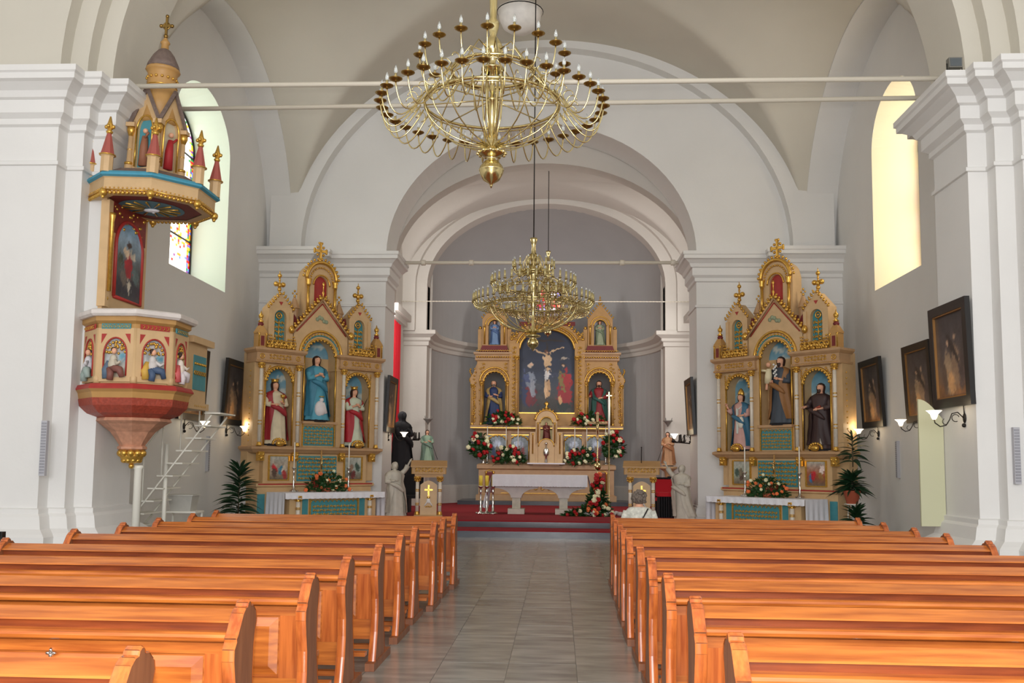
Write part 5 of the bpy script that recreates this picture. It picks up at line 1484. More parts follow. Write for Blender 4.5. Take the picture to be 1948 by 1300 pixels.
        f = MB(); f.m = 0; f.tube([M(0, z0+.14, -.01), M(0, z0+.42, -.005), M(.01, z0+.58, 0)], [.07, .06, .04], 9); f.tube([M(.02, z0+.54, .02), M(.10, z0+.62, .03)], .018, 6); f.m = 1; f.ball(M(.01, z0+.66, 0), .038, 9, 6)
        f.build('niche_figure', [flat(150, 96, 70) if k == 0 else flat(176, 40, 44), SKIN], t)
    m = MB(); mg = MB()
    for k in range(4):
        a = PI/2*k-.35+PI/4; x, y = r*1.45*math.cos(a), r*1.45*math.sin(a)
        m.lathe([(.065, 0), (.065, .16), (.04, .18), (.035, .62)], (x, y, z0), 8)
        mg.lathe([(.035, .60), (.065, .68), (.065, .74)], (x, y, z0), 8); mg.lathe([(.06, .17), (.07, .19), (.06, .21)], (x, y, z0), 8)
        mg.ball((x, y, z0+.40), .045, 6, 4, sz=.4)
        m.box(x-.065, x+.065, y-.065, y+.065, z0+.74, z0+.80); m.cut(); mg.cut()
    m.build('corner_colonnette', CREAM, t); mg.build('gilded_capital', GOLD, t)
    m = MB(); m.lathe([(.27, 6.60), (.24, 6.95), (.215, 7.10), (.21, 7.36), (.23, 7.40), (.25, 7.42), (.24, 7.45)], (0, 0, 0), 16); m.build('round_drum', CREAM2, t)
    m = MB()
    for k in range(16):
        a = 2*PI*k/16; m.ball((.215*math.cos(a), .215*math.sin(a), 7.28), .024, 6, 4)
    m.lathe([(.215, 7.16), (.23, 7.17), (.215, 7.18)], (0, 0, 0), 16); m.build('gilded_beads', GOLD, t)
    m = MB(); m.lathe([(.24, 7.45), (.22, 7.53), (.16, 7.65), (.09, 7.74), (.06, 7.76)], (0, 0, 0), 14); m.build('dome', ROOFG, t)
    m = MB(); m.lathe([(.06, 7.75), (.055, 7.84), (.075, 7.86), (.06, 7.88), (.02, 7.94), (.012, 7.98)], (0, 0, 0), 8); m.build('lantern', CREAM2, t)
    m = MB(); m.box(-.016, .016, -.016, .016, 7.96, 8.26); m.box(-.075, .075, -.014, .014, 8.11, 8.15)
    for p in ((0, 8.28), (-.085, 8.13), (.085, 8.13)): m.ball((p[0], 0, p[1]), .03, 6, 5)
    m.torus((0, 0, 8.13), .05, .012, 12, 5, axis='y'); m.ball((0, 0, 7.97), .035, 8, 6); m.build('cross', BRASSD, t)
    return t
canopy()
# stairs to the pulpit
def stairs():
    t = thing('stairs', 'white metal open staircase rising behind the pulpit', 'stairs', (-7.2, 14.75, 0))
    s0 = None
    for i in range(12):
        loc = (.145*i, 0, .2*(i+1)-.02)
        if s0 is None:
            m = MB(); m.box(-.02, .24, .0, .70, 0, .022); s0 = m.build('tread', WHITEP, t, loc)
        else: dup(s0, t, loc)
    m = MB(); m.tube([(0, .0, .08), (.145*11+.1, .0, 2.36)], .014, 6); m.tube([(0, .70, .08), (.145*11+.1, .70, 2.36)], .014, 6); m.build('stringer', WHITEP, t)
    m = MB()
    for i in range(0, 12, 2): m.tube([(.145*i+.05, 0, .2*(i+1)), (.145*i+.05, 0, .2*(i+1)+.80)], .013, 6)
    m.tube([(.05, 0, 1.0), (.145*10+.05, 0, 3.0)], .012, 6); m.build('railing', WHITEP, t)
    m = MB(); m.lathe([(.035, 0), (.035, 1.9)], (.95, .1, 0), 8); m.build('post', WHITEP, t)
    return t
stairs()
t = thing('side_table', 'small white table under a grey plastic box beside the pulpit stairs', 'table', (-6.35, 15.9, 0))
m = MB(); m.box(-.28, .28, -.2, .2, .76, .79); m.build('tabletop', WHITEP, t)
lg = None
for x, y in ((-.25, -.17), (.25, -.17), (-.25, .17), (.25, .17)):
    if lg is None: lg = MB().box(-.015, .015, -.015, .015, 0, .76).build('leg', WHITEP, t, (x, y, 0))
    else: dup(lg, t, (x, y, 0))
t = thing('storage_box', 'light grey plastic box on the small white table', 'box', (-6.36, 15.9, .79))
m = MB(); m.add([(-.17, -.13, 0), (.17, -.13, 0), (.17, .13, 0), (-.17, .13, 0), (-.21, -.16, .26), (.21, -.16, .26), (.21, .16, .26), (-.21, .16, .26)], [(3, 2, 1, 0), (0, 1, 5, 4), (1, 2, 6, 5), (2, 3, 7, 6), (3, 0, 4, 7), (4, 5, 6, 7)]); m.build('body', flat(186, 184, 176), t)
MB().box(-.225, .225, -.175, .175, .255, .275).build('rim', flat(200, 198, 190), t)

# ------------------------------------------------------------------ chandeliers
CSLEEVE = mat('candle_sleeve', srgb(200, 184, 130), .35, .4)
def chandelier(label, loc, S, tiers, zt, zb, cup_r, cord_top, style):
    """loc: centre at the lower ring's height; tiers: (ring radius, cup radius, ring z, cup z, count)"""
    t = thing('chandelier', label, 'chandelier', loc)
    # stem
    m = MB(); h = zt-zb
    if style == 1:
        m.lathe([(.004, zb-.04), (.012, zb-.02), (.02, zb), (.07, zb+.03), (.103, zb+.09), (.108, zb+.115), (.112, zb+.12), (.108, zb+.125), (.10, zb+.15), (.06, zb+.20), (.03, zb+.215), (.05, zb+.24), (.11, zb+.26), (.12, zb+.275), (.07, zb+.29), (.045, zb+.31), (.055, zb+.36), (.04, zb+.40), (.028, zb+.44), (.028, .02), (.05, .03), (.05, .05), (.022, .06), (.022, .30), (.10, .31), (.10, .325), (.022, .34), (.03, .42), (.085, .47), (.09, .52), (.06, .58), (.03, .62), (.05, .70), (.055, .74), (.03, .78), (.035, .95), (.03, zt)], (0, 0, 0), 20)
        for k in range(6):
            a = 2*PI*k/6; m.tube([(.035*math.cos(a), .035*math.sin(a), zb+.40), (.075*math.cos(a), .075*math.sin(a), -.12), (.09*math.cos(a), .09*math.sin(a), .10), (.085*math.cos(a), .085*math.sin(a), .31)], .008, 6)
            a += .5
        for k in range(12):
            a = 2*PI*k/12; m.ball((.12*math.cos(a), .12*math.sin(a), zb+.27), .018, 6, 4)
    else:
        m.lathe([(.004, zb-.05), (.03, zb), (.09, zb+.04), (.11, zb+.10), (.09, zb+.16), (.05, zb+.19), (.14, zb+.22), (.14, zb+.24), (.06, zb+.27), (.08, zb+.33), (.025, zb+.40), (.025, zb+.75), (.05, zb+.80), (.03, .1), (.07, .3), (.10, .38), (.06, .45), (.09, .6), (.10, .68), (.05, .74), (.05, zt-.42), (.09, zt-.38), (.05, zt-.30), (.035, zt-.15), (.05, zt-.10), (.07, zt-.04), (.07, zt)], (0, 0, 0), 18)
        for k in range(8):
            a = 2*PI*k/8; m.tube([(.05*math.cos(a), .05*math.sin(a), .55), (.16*math.cos(a), .16*math.sin(a), .62), (.19*math.cos(a), .19*math.sin(a), .78), (.12*math.cos(a), .12*math.sin(a), .92), (.04*math.cos(a), .04*math.sin(a), .95)], .010, 5)
    m.build('stem', BRASS, t)
    for ti, (Rr, Rc, zr, zc, n) in enumerate(tiers):
        m = MB(); m.torus((0, 0, zr), Rr, .013*S, 64, 6); m.torus((0, 0, zr-.03*S), Rr, .007*S, 64, 5)
        m.build('ring', BRASS, t)
        m = MB(); ns = 8 if ti == 0 else 6
        for k in range(ns):
            a = 2*PI*k/ns; zs = zr+.02
            m.tube([(Rr*math.cos(a), Rr*math.sin(a), zr), (.05*math.cos(a), .05*math.sin(a), zs+(.12 if ti else 0.02))], .006*S, 5)
        m.build('spokes', BRASS, t)
        am = None
        for k in range(n):
            rot = (0, 0, 2*PI*(k+.5*(ti % 2))/n)
            if am is None:
                d = Rc-Rr
                m = MB(); pts = []
                for i in range(13):
                    q = i/12; ang = -PI*.75+q*PI*1.25; pts.append((Rr+d*(.10+.90*min(1.06, 1-(1-q)**1.7)), 0, zr-(.62 if style == 1 else .25)*d*math.sin(min(1, q*1.02)*PI)**.9*(1.1-.2*q)+(zc-zr)*q*q))
                pts[-1] = (Rc, 0, zc)
                pts = [Vector(p) for p in pts]
                m.tube(pts, .0065*S, 6)
                m.torus((Rr+d*.30, 0, zr-.02*S), .045*S, .0045*S, 9, 4, axis='y', a0=0, a1=PI*1.5)
                am = m.build('arm', BRASS, t, (0, 0, 0), rot)
                m = MB(); m.lathe([(.008, -.012), (cup_r*.5, -.010), (cup_r, .006), (cup_r*1.02, .010), (cup_r*.5, .0), (.012, .002)], (Rc, 0, zc), 14); cu = m.build('drip_cup', BRASSD if style == 1 else BRASS, am)
                m = MB(); 
                if style == 1:
                    m.m = 0; m.lathe([(.013, 0), (.011, .055)], (Rc, 0, zc), 8); m.m = 1; m.lathe([(.010, .055), (.016, .072), (.012, .095), (.003, .125)], (Rc, 0, zc), 8)
                    ca = m.build('candle_bulb', [BRASS, BULB], am)
                else:
                    m.m = 0; m.lathe([(.020, 0), (.018, .14)], (Rc, 0, zc), 7); m.m = 1; m.lathe([(.012, .14), (.017, .165), (.004, .20)], (Rc, 0, zc), 7)
                    ca = m.build('candle_bulb', [CSLEEVE, BULB], am)
            else:
                o = dup(am, t, (0, 0, 0), rot); dup(cu, o); dup(ca, o)
    # basket of curved ribs below the main ring
    Rr, _, zr = tiers[0][0], 0, tiers[0][2]
    m = MB(); nr = 16 if style == 1 else 20
    for k in range(nr):
        a = 2*PI*(k+.5)/nr; pts = []
        for i in range(10):
            q = i/9; an2 = q*PI/2; rr = .05+(Rr-.05)*math.cos(an2)**.9; zz = zr+(zb+(.33 if style == 1 else .30)-zr)*(math.sin(an2)*.72+q*.28)
            pts.append((rr*math.cos(a), rr*math.sin(a), zz))
        m.tube(pts, .0065*S, 5)
    m.build('lower_ribs', BRASS, t)
    m = MB()
    for k in range(8):
        a = 2*PI*(k+.25)/8; R1 = tiers[-1][0]; z1 = tiers[-1][2]
        pts = [(Rr*math.cos(a), Rr*math.sin(a), zr), ((Rr*.75+.05)*math.cos(a), (Rr*.75+.05)*math.sin(a), zr+(z1-zr)*.55), (R1*math.cos(a), R1*math.sin(a), z1), (R1*.55*math.cos(a), R1*.55*math.sin(a), z1+.22), (.08*math.cos(a), .08*math.sin(a), z1+(.18 if style == 1 else .30))]
        m.tube(pts, .006*S, 5)
    m.build('upper_ribs', BRASS, t)
    m = MB(); m.tube([(0, 0, zt-.02), (0, 0, cord_top-loc[2])], .008 if style == 1 else .011, 6); m.build('cord', IRON, t)
    return t
chandelier('large brass chandelier with bulbs on curled arms, nearest to the viewer', (-.60, 8.0, 4.76), 1.0, [(.59, .97, .0, -.03, 36), (.36, .64, .30, .40, 18)], 1.30, -.71, .056, 13.0, 1)
chandelier('dense brass chandelier with three rings of candle bulbs hanging before the choir arch', (-.49, 17.3, 4.58), 1.4, [(.80, 1.11, .0, .03, 48), (.55, .78, .33, .38, 32), (.20, .38, .62, .68, 14)], 1.25, -.82, .034, 10.55, 2)
chandelier('brass chandelier inside the choir, farthest from the viewer', (-.33, 26.3, 5.90), 1.4, [(.84, 1.15, .0, .03, 48), (.58, .82, .36, .41, 32), (.20, .40, .70, .76, 14)], 1.75, -.66, .036, 10.62, 2)
t = thing('ceiling_lamp', 'large white bowl-shaped ceiling lamp above the middle chandelier', 'lamp', (-.86, 18.9, 10.5))
m = MB(); m.lathe([(.05, .0), (.22, .04), (.36, .14), (.43, .30), (.46, .46)], (0, 0, .06), 28); m.build('bowl', C_(236, 232, 226), t)
m = MB(); m.lathe([(.47, .50), (.48, .54), (.42, .58), (.30, .66), (.12, .74), (.06, .80), (.05, 3.05)], (0, 0, .0), 28); m.build('upper_shell', C_(228, 222, 214), t)
m = MB(); m.torus((0, 0, .52), .475, .012, 28, 6); m.build('seam_ring', IRON, t)
# ------------------------------------------------------------------ pictures on the walls
def framed(label, loc, rz, w_, h_, seed, warm=True, tilt=0.05):
    t = thing('framed_painting', label, 'painting', loc, rz, 'stations of the cross on the walls')
    fw = .13; m = MB()
    m.box(-w_/2, w_/2, -.07, 0, 0, fw); m.box(-w_/2, w_/2, -.07, 0, h_-fw, h_); m.box(-w_/2, -w_/2+fw, -.07, 0, fw, h_-fw); m.box(w_/2-fw, w_/2, -.07, 0, fw, h_-fw)
    m.box(-w_/2+.02, w_/2-.02, -.02, 0, .02, h_-.02)
    m.build('frame', BLACK, t)
    m = MB(); a = w_/2-fw; 
    for s in (-1, 1): m.box(s*a-.014, s*a+.014, -.06, -.02, fw, h_-fw)
    m.box(-a, a, -.06, -.02, fw-.01, fw+.02); m.box(-a, a, -.06, -.02, h_-fw-.02, h_-fw+.01); m.build('gilded_fillet', mat('dull_gilt', srgb(150, 108, 60), .4, .6), t)
    r = random.Random(seed)
    bl = [(.5, .10, .6, .12, 0, (120, 84, 56)), (.35+.1*r.random(), .30, .13, .30, .1, (150, 128, 104)), (.60, .34, .14, .32, -.12, (136, 112, 92)), (.5, .62, .10, .10, 0, (70, 58, 56)),
          (.40, .66, .045, .04, 0, (190, 156, 130)), (.62, .70, .04, .04, 0, (180, 150, 126)), (.25, .24, .08, .22, .1, (92, 74, 62)), (.8, .28, .10, .24, -.1, (78, 66, 66)), (.55, .58, .05, .30, .7, (52, 44, 42)), (.45, .20, .10, .16, .3, (176, 136, 96))]
    picture('canvas', w_-2*fw+.02, h_-2*fw+.02, [(0, (120, 80, 52)), (.35, (92, 80, 74)), (.7, (74, 68, 70)), (1, (58, 54, 56))], bl, t, (0, -.025, fw-.01), nu=30, nv=42, seed=seed, noise=.06)
    t.rotation_euler = (tilt, 0, rz)
    return t
PW, PH = 1.34, 1.47
framed('dark-framed painting on the left wall between the pulpit and the left altar', (XL+.03, 21.08, 2.45), PI/2, PW, PH, 3)
framed('dark-framed painting on the left wall, mostly hidden behind the pulpit', (XL+.03, 18.62, 2.45), PI/2, PW, PH, 4)
framed('dark-framed painting on the right wall beside the potted plants', (XR-.03, 20.62, 2.50), -PI/2, PW, PH, 5)
framed('dark-framed painting on the right wall partly behind the curved board', (XR-.03, 17.95, 2.50), -PI/2, PW, PH, 6)
framed('large dark-framed painting hanging on the inner face of the right pillar', (5.58, 13.58, 2.50), -PI/2, 1.28, 1.47, 7, tilt=.03)
framed('narrow-looking dark-framed painting inside the left jamb of the choir arch', (CR[0]+.03, 24.05, 2.42), PI/2, 1.22, 1.42, 8)
framed('narrow-looking dark-framed painting inside the right jamb of the choir arch', (CR[1]-.03, 24.05, 2.42), -PI/2, 1.20, 1.42, 9)
# the tilt about local x leans the tops forward

# ------------------------------------------------------------------ wall lamps
def sconce(label, loc, rz, power=2.2):
    t = thing('wall_lamp', label, 'lamp', loc, rz, 'scrolled wall lamps with white glass bells')
    m = MB(); m.lathe([(.035, 0), (.045, .01), (.02, .05)], (0, 0, 0), 10)
    m2 = MB(); m2.ball((0, -.01, 0), .045, 10, 6, sy=.4, sz=1.6); m2.tube([(0, -.01, .02), (0, -.02, .20)], [.010, .006], 6); m2.ball((0, -.02, -.10), .03, 7, 5)
    m2.build('wall_plate', IRON, t)
    m = MB(); pts = [(0, -.02, .0), (0, -.10, .08), (0, -.18, .06), (0, -.21, -.02), (0, -.26, -.10), (0, -.34, -.12), (0, -.41, -.07), (0, -.42, -.02)]
    m.tube(pts, .008, 6); m.torus((0, -.13, .0), .05, .006, 12, 5, axis='x', a0=.3, a1=5.2); m.torus((0, -.27, -.05), .04, .005, 10, 5, axis='x', a0=2, a1=6)
    m.build('scroll_arm', IRON, t)
    m = MB(); m.lathe([(.02, -.02), (.035, .0), (.05, .05), (.09, .09), (.105, .10)], (0, -.42, -.0), 16, cap=False); m.lathe([(.0, -.0), (.03, .01), (.035, .05), (.02, .08), (0, .09)], (0, -.42, .0), 10)
    m.build('glass_bell', LAMPG, t)
    l = bpy.data.lights.new('lamp_light', 'POINT'); l.energy = power; l.color = (1, .80, .52); l.shadow_soft_size = .06
    o = bpy.data.objects.new('lamp_light', l); COL.objects.link(o); o.parent = t; o.location = (0, -.40, .16)
    return t
sconce('glowing wall lamp on the left wall just right of the pulpit', (XL+.01, 18.45, 2.32), PI/2)
sconce('glowing wall lamp under the painting beside the left altar', (XL+.01, 20.85, 2.32), PI/2)
sconce('glowing wall lamp on the right wall nearest the potted plants', (XR-.01, 20.5, 2.36), -PI/2)
sconce('glowing wall lamp partly covered by the curved board', (XR-.01, 18.0, 2.44), -PI/2)
sconce('glowing wall lamp on the right pillar under the large painting', (5.60, 13.35, 2.33), -PI/2)
sconce('glowing wall lamp inside the left jamb of the choir arch', (CR[0]+.01, 24.15, 2.33), PI/2)
sconce('glowing wall lamp inside the right jamb of the choir arch', (CR[1]-.01, 24.6, 2.36), -PI/2)

# column loudspeakers, board, floodlight
def speaker(label, loc, rz):
    t = thing('column_speaker', label, 'speaker', loc, rz, 'slim grey column loudspeakers'); MB().box(-.04, .04, -.06, 0, 0, .74).build('cabinet', GREYP, t)
    m = MB()
    for i in range(18): m.box(-.032, .032, -.066, -.058, .03+.039*i, .052+.039*i)
    m.build('grille', flat(150, 150, 156), t)
speaker('slim grey loudspeaker on the front of the left pillar', (-6.93, 12.49, 1.41), 0)
speaker('slim grey loudspeaker on the front of the right pillar', (5.97, 12.74, 1.44), 0)
speaker('slim grey loudspeaker on the left wall below the wall lamps', (XL, 19.75, 1.42), PI/2)
speaker('slim grey loudspeaker on the right wall beside the curved board', (XR, 19.35, 1.44), -PI/2)
m = MB(); pts = [(5.24, .80), (5.59, .80), (5.59, 2.34)]+[(5.59-.35*i/12, 2.34+.30*math.sin(PI/2*i/12)) for i in range(1, 13)]
m.prism(pts, 14.08, 14.12, 'y')
o = tag(m.build('curved_board', KHAKI), 'khaki board with a curved top fixed beside the right pillar', 'board')
t = thing('floodlight', 'small grey floodlight on the cornice of the right pillar', 'lamp', (5.36, 12.74, 7.02))
m = MB(); m.box(-.09, .09, -.05, .05, .05, .19); m.build('housing', flat(120, 118, 110), t)
m = MB(); m.box(-.075, .075, -.056, -.049, .065, .175); m.build('glass', flat(90, 96, 100, .1), t)
m = MB(); m.tube([(-.10, 0, .12), (-.10, 0, .0), (.10, 0, .0), (.10, 0, .12)], .008, 5); m.build('bracket', IRON, t)

# apse window above the altar
m = MB(); rr = random.Random(2); cols = []
o = picture('window_3', .86, .80, [(0, (250, 240, 255)), (1, (220, 220, 255))], [(rr.random(), rr.random(), .09, .11, rr.random(), rr.choice([(210, 40, 50), (70, 90, 220), (240, 120, 60), (250, 250, 255), (200, 40, 60), (120, 140, 240)])) for _ in range(46)], None, (-.40, 34.05, 7.22), nu=26, nv=26, matl=GLASSP,
            top=lambda u: .52+.30*math.sqrt(max(0, 1-(u/.431)**2)), seed=8, noise=.02)
struct(o)
m = MB(); m.tube([(-.83, 34.03, 7.22), (-.83, 34.03, 7.74)]+[(-.40-.43*math.cos(PI*i/12), 34.03, 7.74+.30*math.sin(PI*i/12)) for i in range(13)]+[(.03, 34.03, 7.22), (-.83, 34.03, 7.22)], .03, 6)
f_ = m.build('window_frame', IRON); f_['kind'] = 'structure'; f_.parent = o; f_.matrix_parent_inverse = Matrix.Translation((-o.location[0], -o.location[1], -o.location[2]))

# ------------------------------------------------------------------ communion table
PZ = .322
t = thing('altar_table', 'pale stone communion table on two short pillars on the red carpet', 'altar', (-.50, 25.65, PZ))
m = MB(); m.box(-1.22, 1.22, -.42, .42, .95, 1.03); m.build('tabletop', flat(206, 196, 186), t)
for x in (-.63, .63):
    p = MB(); p.box(x-.22, x+.22, -.30, .30, 0, .14); p.build('plinth', flat(214, 204, 190), t)
    p = MB(); p.box(x-.11, x+.11, -.16, .16, .14, .44); p.build('pillar', mat('veined_marble', srgb(190, 178, 150), .3, noise=.3, scale=6), t)
    c = MB(); pl = [(-.14, .43), (.14, .43)]+[(.14+.44*(1-math.cos(PI/2*i/8)), .43+.25*math.sin(PI/2*i/8)) for i in range(1, 9)]+[(.58, .95), (-.58, .95)]+[(-.14-.44*(1-math.cos(PI/2*i/8)), .43+.25*math.sin(PI/2*i/8)) for i in range(8, 0, -1)]
    c.prism([(x+a, b) for a, b in pl], -.28, .28, 'y'); c.build('curved_bracket', flat(212, 204, 198), t)
m = MB(); W2 = 1.26
m.box(-W2, W2, -.47, .45, 1.032, 1.042)
n = 70; vs = []
for j, z in enumerate((1.04, .92, .82, .745)):
    for i in range(n+1): vs.append((-W2+2*W2*i/n, -.475-.010*j*math.sin(i*.8)*.6, z-(.016*abs(math.sin(i*1.4)) if j == 3 else 0)))
m.add(vs, [(j*(n+1)+i, (j+1)*(n+1)+i, (j+1)*(n+1)+i+1, j*(n+1)+i+1) for j in range(3) for i in range(n)], True)
for s in (-1, 1):
    vs = []; k, rows = 36, 10
    for j in range(rows+1):
        for i in range(k+1):
            q = i/k; y = -.47+.92*q; z = 1.04-(.80+.10*math.sin(q*9))*j/rows
            vs.append((s*(W2+.01+(.09+.06*math.sin(i*.75))*j/rows+.10*math.sin(PI/2*j/rows)), y, z))
    m.add(vs, [(j*(k+1)+i, j*(k+1)+i+1, (j+1)*(k+1)+i+1, (j+1)*(k+1)+i) for j in range(rows) for i in range(k)], True)
o = m.build('altar_cloth', WHITE); o.location = (-.50, 25.65, PZ); tag(o, 'long white cloth with a lace edge over the communion table', 'cloth')
for k, x in enumerate((-2.06, -1.90, -1.74)):
    t = candlestick('silver floor candlestick with thick yellow candle, %s of three by the communion table' % ('left', 'middle', 'right')[k], (x, 25.15+.06*k, PZ), .74, .27, wax=WAXY, group='floor candlesticks by the communion table', cr=.048)
# processional cross and flowers
t = thing('processional_cross', 'tall gilt processional cross rising from the floor flowers', 'cross', (1.02, 25.2, PZ))
m = MB(); m.tube([(0, 0, 0), (0, 0, 2.0)], .014, 8); m.ball((0, 0, 1.28), .10, 14, 9, sz=1.1); m.ball((0, 0, 2.0), .03, 8, 5); m.build('staff', BRASS, t)
m = MB(); m.box(-.035, .035, -.015, .015, 2.02, 2.66); m.box(-.20, .20, -.015, .015, 2.40, 2.47)
for p in ((0, 2.68), (-.22, 2.435), (.22, 2.435)): m.ball((p[0], 0, p[1]), .045, 8, 6)
m.build('cross', CREAM, t)
m = MB(); m.tube([(0, -.03, 2.12), (0, -.03, 2.30), (0, -.035, 2.40)], [.015, .028, .03], 8); m.ball((0, -.04, 2.47), .026, 8, 6)
for s in (-1, 1): m.tube([(0, -.03, 2.42), (s*.16, -.025, 2.45)], .012, 6)
m.build('corpus', BRASS, t)
t = bouquet('tall cone of red, cream and orange flowers on the floor beside the communion table', (1.02, 25.05, PZ), 1.05, 1.20, .7, [ROSER, ROSEW, ROSER, ROSER, ROSEW, ROSEO], 34, 760, 0, 41, 'cone', .07)
m = MB()
for i in range(30):
    a = random.Random(i).uniform(0, 6.28); q = random.Random(i+50).uniform(.2, .75); m.ball((q*math.cos(a), q*.5*math.sin(a), .06), .10, 6, 4, sz=.6)
m.build('wrap', flat(206, 200, 196), t)
t = bouquet('trailing spray of greenery and small flowers at the foot of the flower cone', (.72, 24.75, PZ), 1.5, .30, .5, [ROSER, ROSEW, ROSEO], 16, 320, 0, 43, 'spray', .05)
t = thing('processional_candle', 'slim white candle staff with small cross top right of the communion table', 'candlestick', (1.42, 27.0, PZ))
m = MB(); m.lathe([(.12, 0), (.10, .03), (.02, .06), (.016, 2.2)], (0, 0, 0), 10); m.build('staff', BRASS, t)
m = MB(); m.lathe([(.03, 2.2), (.03, 3.2)], (0, 0, 0), 10); m.build('candle', WAX, t); m = MB(); m.box(-.08, .08, -.01, .01, 3.28, 3.31); m.box(-.015, .015, -.01, .01, 3.2, 3.40); m.build('cross', BRASS, t)
for b, s in ((-2.22, 'left'), (2.22, 'right')):
    for o in COL.objects:
        if o.get('label', '').startswith('round bunch') and s+' end' in o['label']:
            m = MB(); m.lathe([(.07, 0), (.09, .02), (.03, .08), (.06, .2), (.08, .3)], (0-.12*(1 if b > 0 else -1), .15, -.19), 12); m.build('vase', SILVER, o)

# ------------------------------------------------------------------ lecterns
def lectern(label, loc, rz):
    t = thing('lectern', label, 'lectern', loc, rz)
    m = MB(); m.box(-.42, .42, -.20, .26, 1.06, 1.24, .02); m.add([(-.44, -.24, 1.22), (.44, -.24, 1.22), (.44, .30, 1.36), (-.44, .30, 1.36), (-.44, -.24, 1.25), (.44, -.24, 1.25), (.44, .30, 1.39), (-.44, .30, 1.39)], [(3, 2, 1, 0), (4, 5, 6, 7), (0, 1, 5, 4), (1, 2, 6, 5), (2, 3, 7, 6), (3, 0, 4, 7)])
    m.box(-.34, .34, -.15, .2, .98, 1.07)
    m.build('desk', CREAM2, t)
    m = MB(); scrolls(m, -.34, .34, 1.10, 1.22, -.205, .075, random.Random(2)); o = m.build('gilded_scrollwork', GOLD, t)
    for x in (-.27, .27): column(t, x, -.12, .08, 1.0, .045)
    m = MB(); m.plate(XZ, -.20, .20, .08, .8, -.14, -.08, top=lambda u: .80+.10*math.cos(u*PI/.4)); m.build('shield_panel', CREAM, t)
    m = MB(); m.box(-.02, .02, -.16, -.14, .52, .80); m.box(-.10, .10, -.16, -.14, .66, .70); m.ball((0, -.15, .50), .04, 8, 5, sy=.4)
    for i in range(4): m.ball((-.06+.04*i, -.15, .28), .02, 6, 4, sy=.5)
    m.build('gilded_cross', GOLD, t)
    m = MB(); m.ball((0, -.15, .42), .05, 8, 6, sy=.4, sz=1.3); m.tube([(0, -.15, .44), (-.09, -.15, .30)], .018, 6); m.tube([(0, -.15, .44), (.09, -.15, .30)], .018, 6); m.ball((0, -.15, .54), .03, 8, 5, sy=.4); m.build('white_dove', C_(236, 232, 226), t)
    m = MB(); m.box(-.34, .34, -.24, .24, 0, .08); m.build('base', CREAM2, t)
    return t
lectern('gilt-trimmed cream lectern on the left of the chancel', (-3.15, 23.0, PZ), .12)
lectern('gilt-trimmed cream lectern on the right of the chancel behind the seated person', (1.98, 22.85, PZ+.04), -.10)
m = MB(); m.tube([(1.98, 22.95, 1.70), (1.98, 22.90, 2.05)], .010, 6); m.ball((1.98, 22.90, 2.07), .018, 6, 5)
tag(m.build('microphone', IRON), 'thin black microphone standing on the right lectern', 'microphone')

# ------------------------------------------------------------------ jamb statues, bracket statues
statue('angel_statue', 'white stone angel with raised arm by the left jamb of the choir arch', 'statue', (-4.02, 23.12, .36), .5, 1.30, STONE, STONE, pose='raiser', hair=STONE, hairlen=.86, skin=STONE, ph=.7, lean=.06, sway=.05, base=STONE, folds=7)
statue('angel_statue', 'white stone angel with raised arm by the right jamb of the choir arch', 'statue', (3.02, 23.12, .36), -.5, 1.30, STONE, STONE, pose='raisel', hair=STONE, hairlen=.86, skin=STONE, ph=2.7, lean=-.06, sway=.05, base=STONE, folds=7)
for s, x, lab, rob, man in ((1, -4.10, 'small figure in pale green robe on a bracket left of the apse', (150, 176, 150), (120, 146, 130)), (-1, 3.36, 'small figure in ochre robe on a bracket right of the apse', (196, 150, 110), (176, 120, 80))):
    m = MB(); m.lathe([(.04, -.38), (.10, -.30), (.12, -.16), (.24, -.08), (.28, -.06), (.28, 0)], (x, 29.42, 1.62), 10, sy=.9); tag(m.build('wall_bracket', CREAMH), 'carved bracket carrying the small figure %s of the apse' % ('left' if s > 0 else 'right'), 'bracket')
    def ex(t, h, at, s=s):
        m = MB(); m.tube([(s*.12*h, -.12*h, .60*h), (s*.30*h, -.14*h, .10*h)], .008*h, 5); m.build('staff', IRON, t)
        m = MB(); m.lathe([(.16*h, 0), (.15*h, .17*h)], (0, 0, -.02*h), 12, sy=.8); m.build('base', C_(176, 120, 80) if s > 0 else C_(84, 110, 116), t)
    statue('statuette', lab, 'statue', (x, 29.42, 1.66), .3*s, 1.02, C_(*rob), C_(*man), pose='hold', hairlen=.80, ph=.7*s+1, extra=ex)
    t = thing('wall_sconce', 'dull silver candle sconce above the small figure %s of the apse' % ('left' if s > 0 else 'right'), 'lamp', (x+.0, 29.62, 2.86))
    m = MB(); m.lathe([(.01, 0), (.05, .06), (.12, .14), (.15, .16), (.15, .18)], (0, -.16, 0), 10); m.tube([(0, .06, .10), (0, -.16, .0)], .014, 6)
    for k in range(3): m.tube([(.10*math.cos(2*k), -.16+.10*math.sin(2*k), .16), (.13*math.cos(2*k), -.16+.13*math.sin(2*k), .26)], .012, 6)
    m.build('cup', flat(130, 126, 120, .3), t)
# iron candelabra on the choir walls
for s, x in ((1, -4.92), (-1, 4.07)):
    t = thing('candelabrum', 'black iron wall candelabrum on the %s wall of the choir' % ('left' if s > 0 else 'right'), 'candelabrum', (x, 28.6, 2.3))
    m = MB(); m.tube([(0, 0, 0), (s*.5, 0, .05)], .02, 6); m.torus((s*.5, 0, .05), .18, .02, 16, 5)
    for k in range(5): a = 2*PI*k/5; m.lathe([(.04, 0), (.05, .03), (.03, .05), (.02, .22)], (s*.5+.18*math.cos(a), .18*math.sin(a), .06), 8)
    m.build('arms', IRON, t)

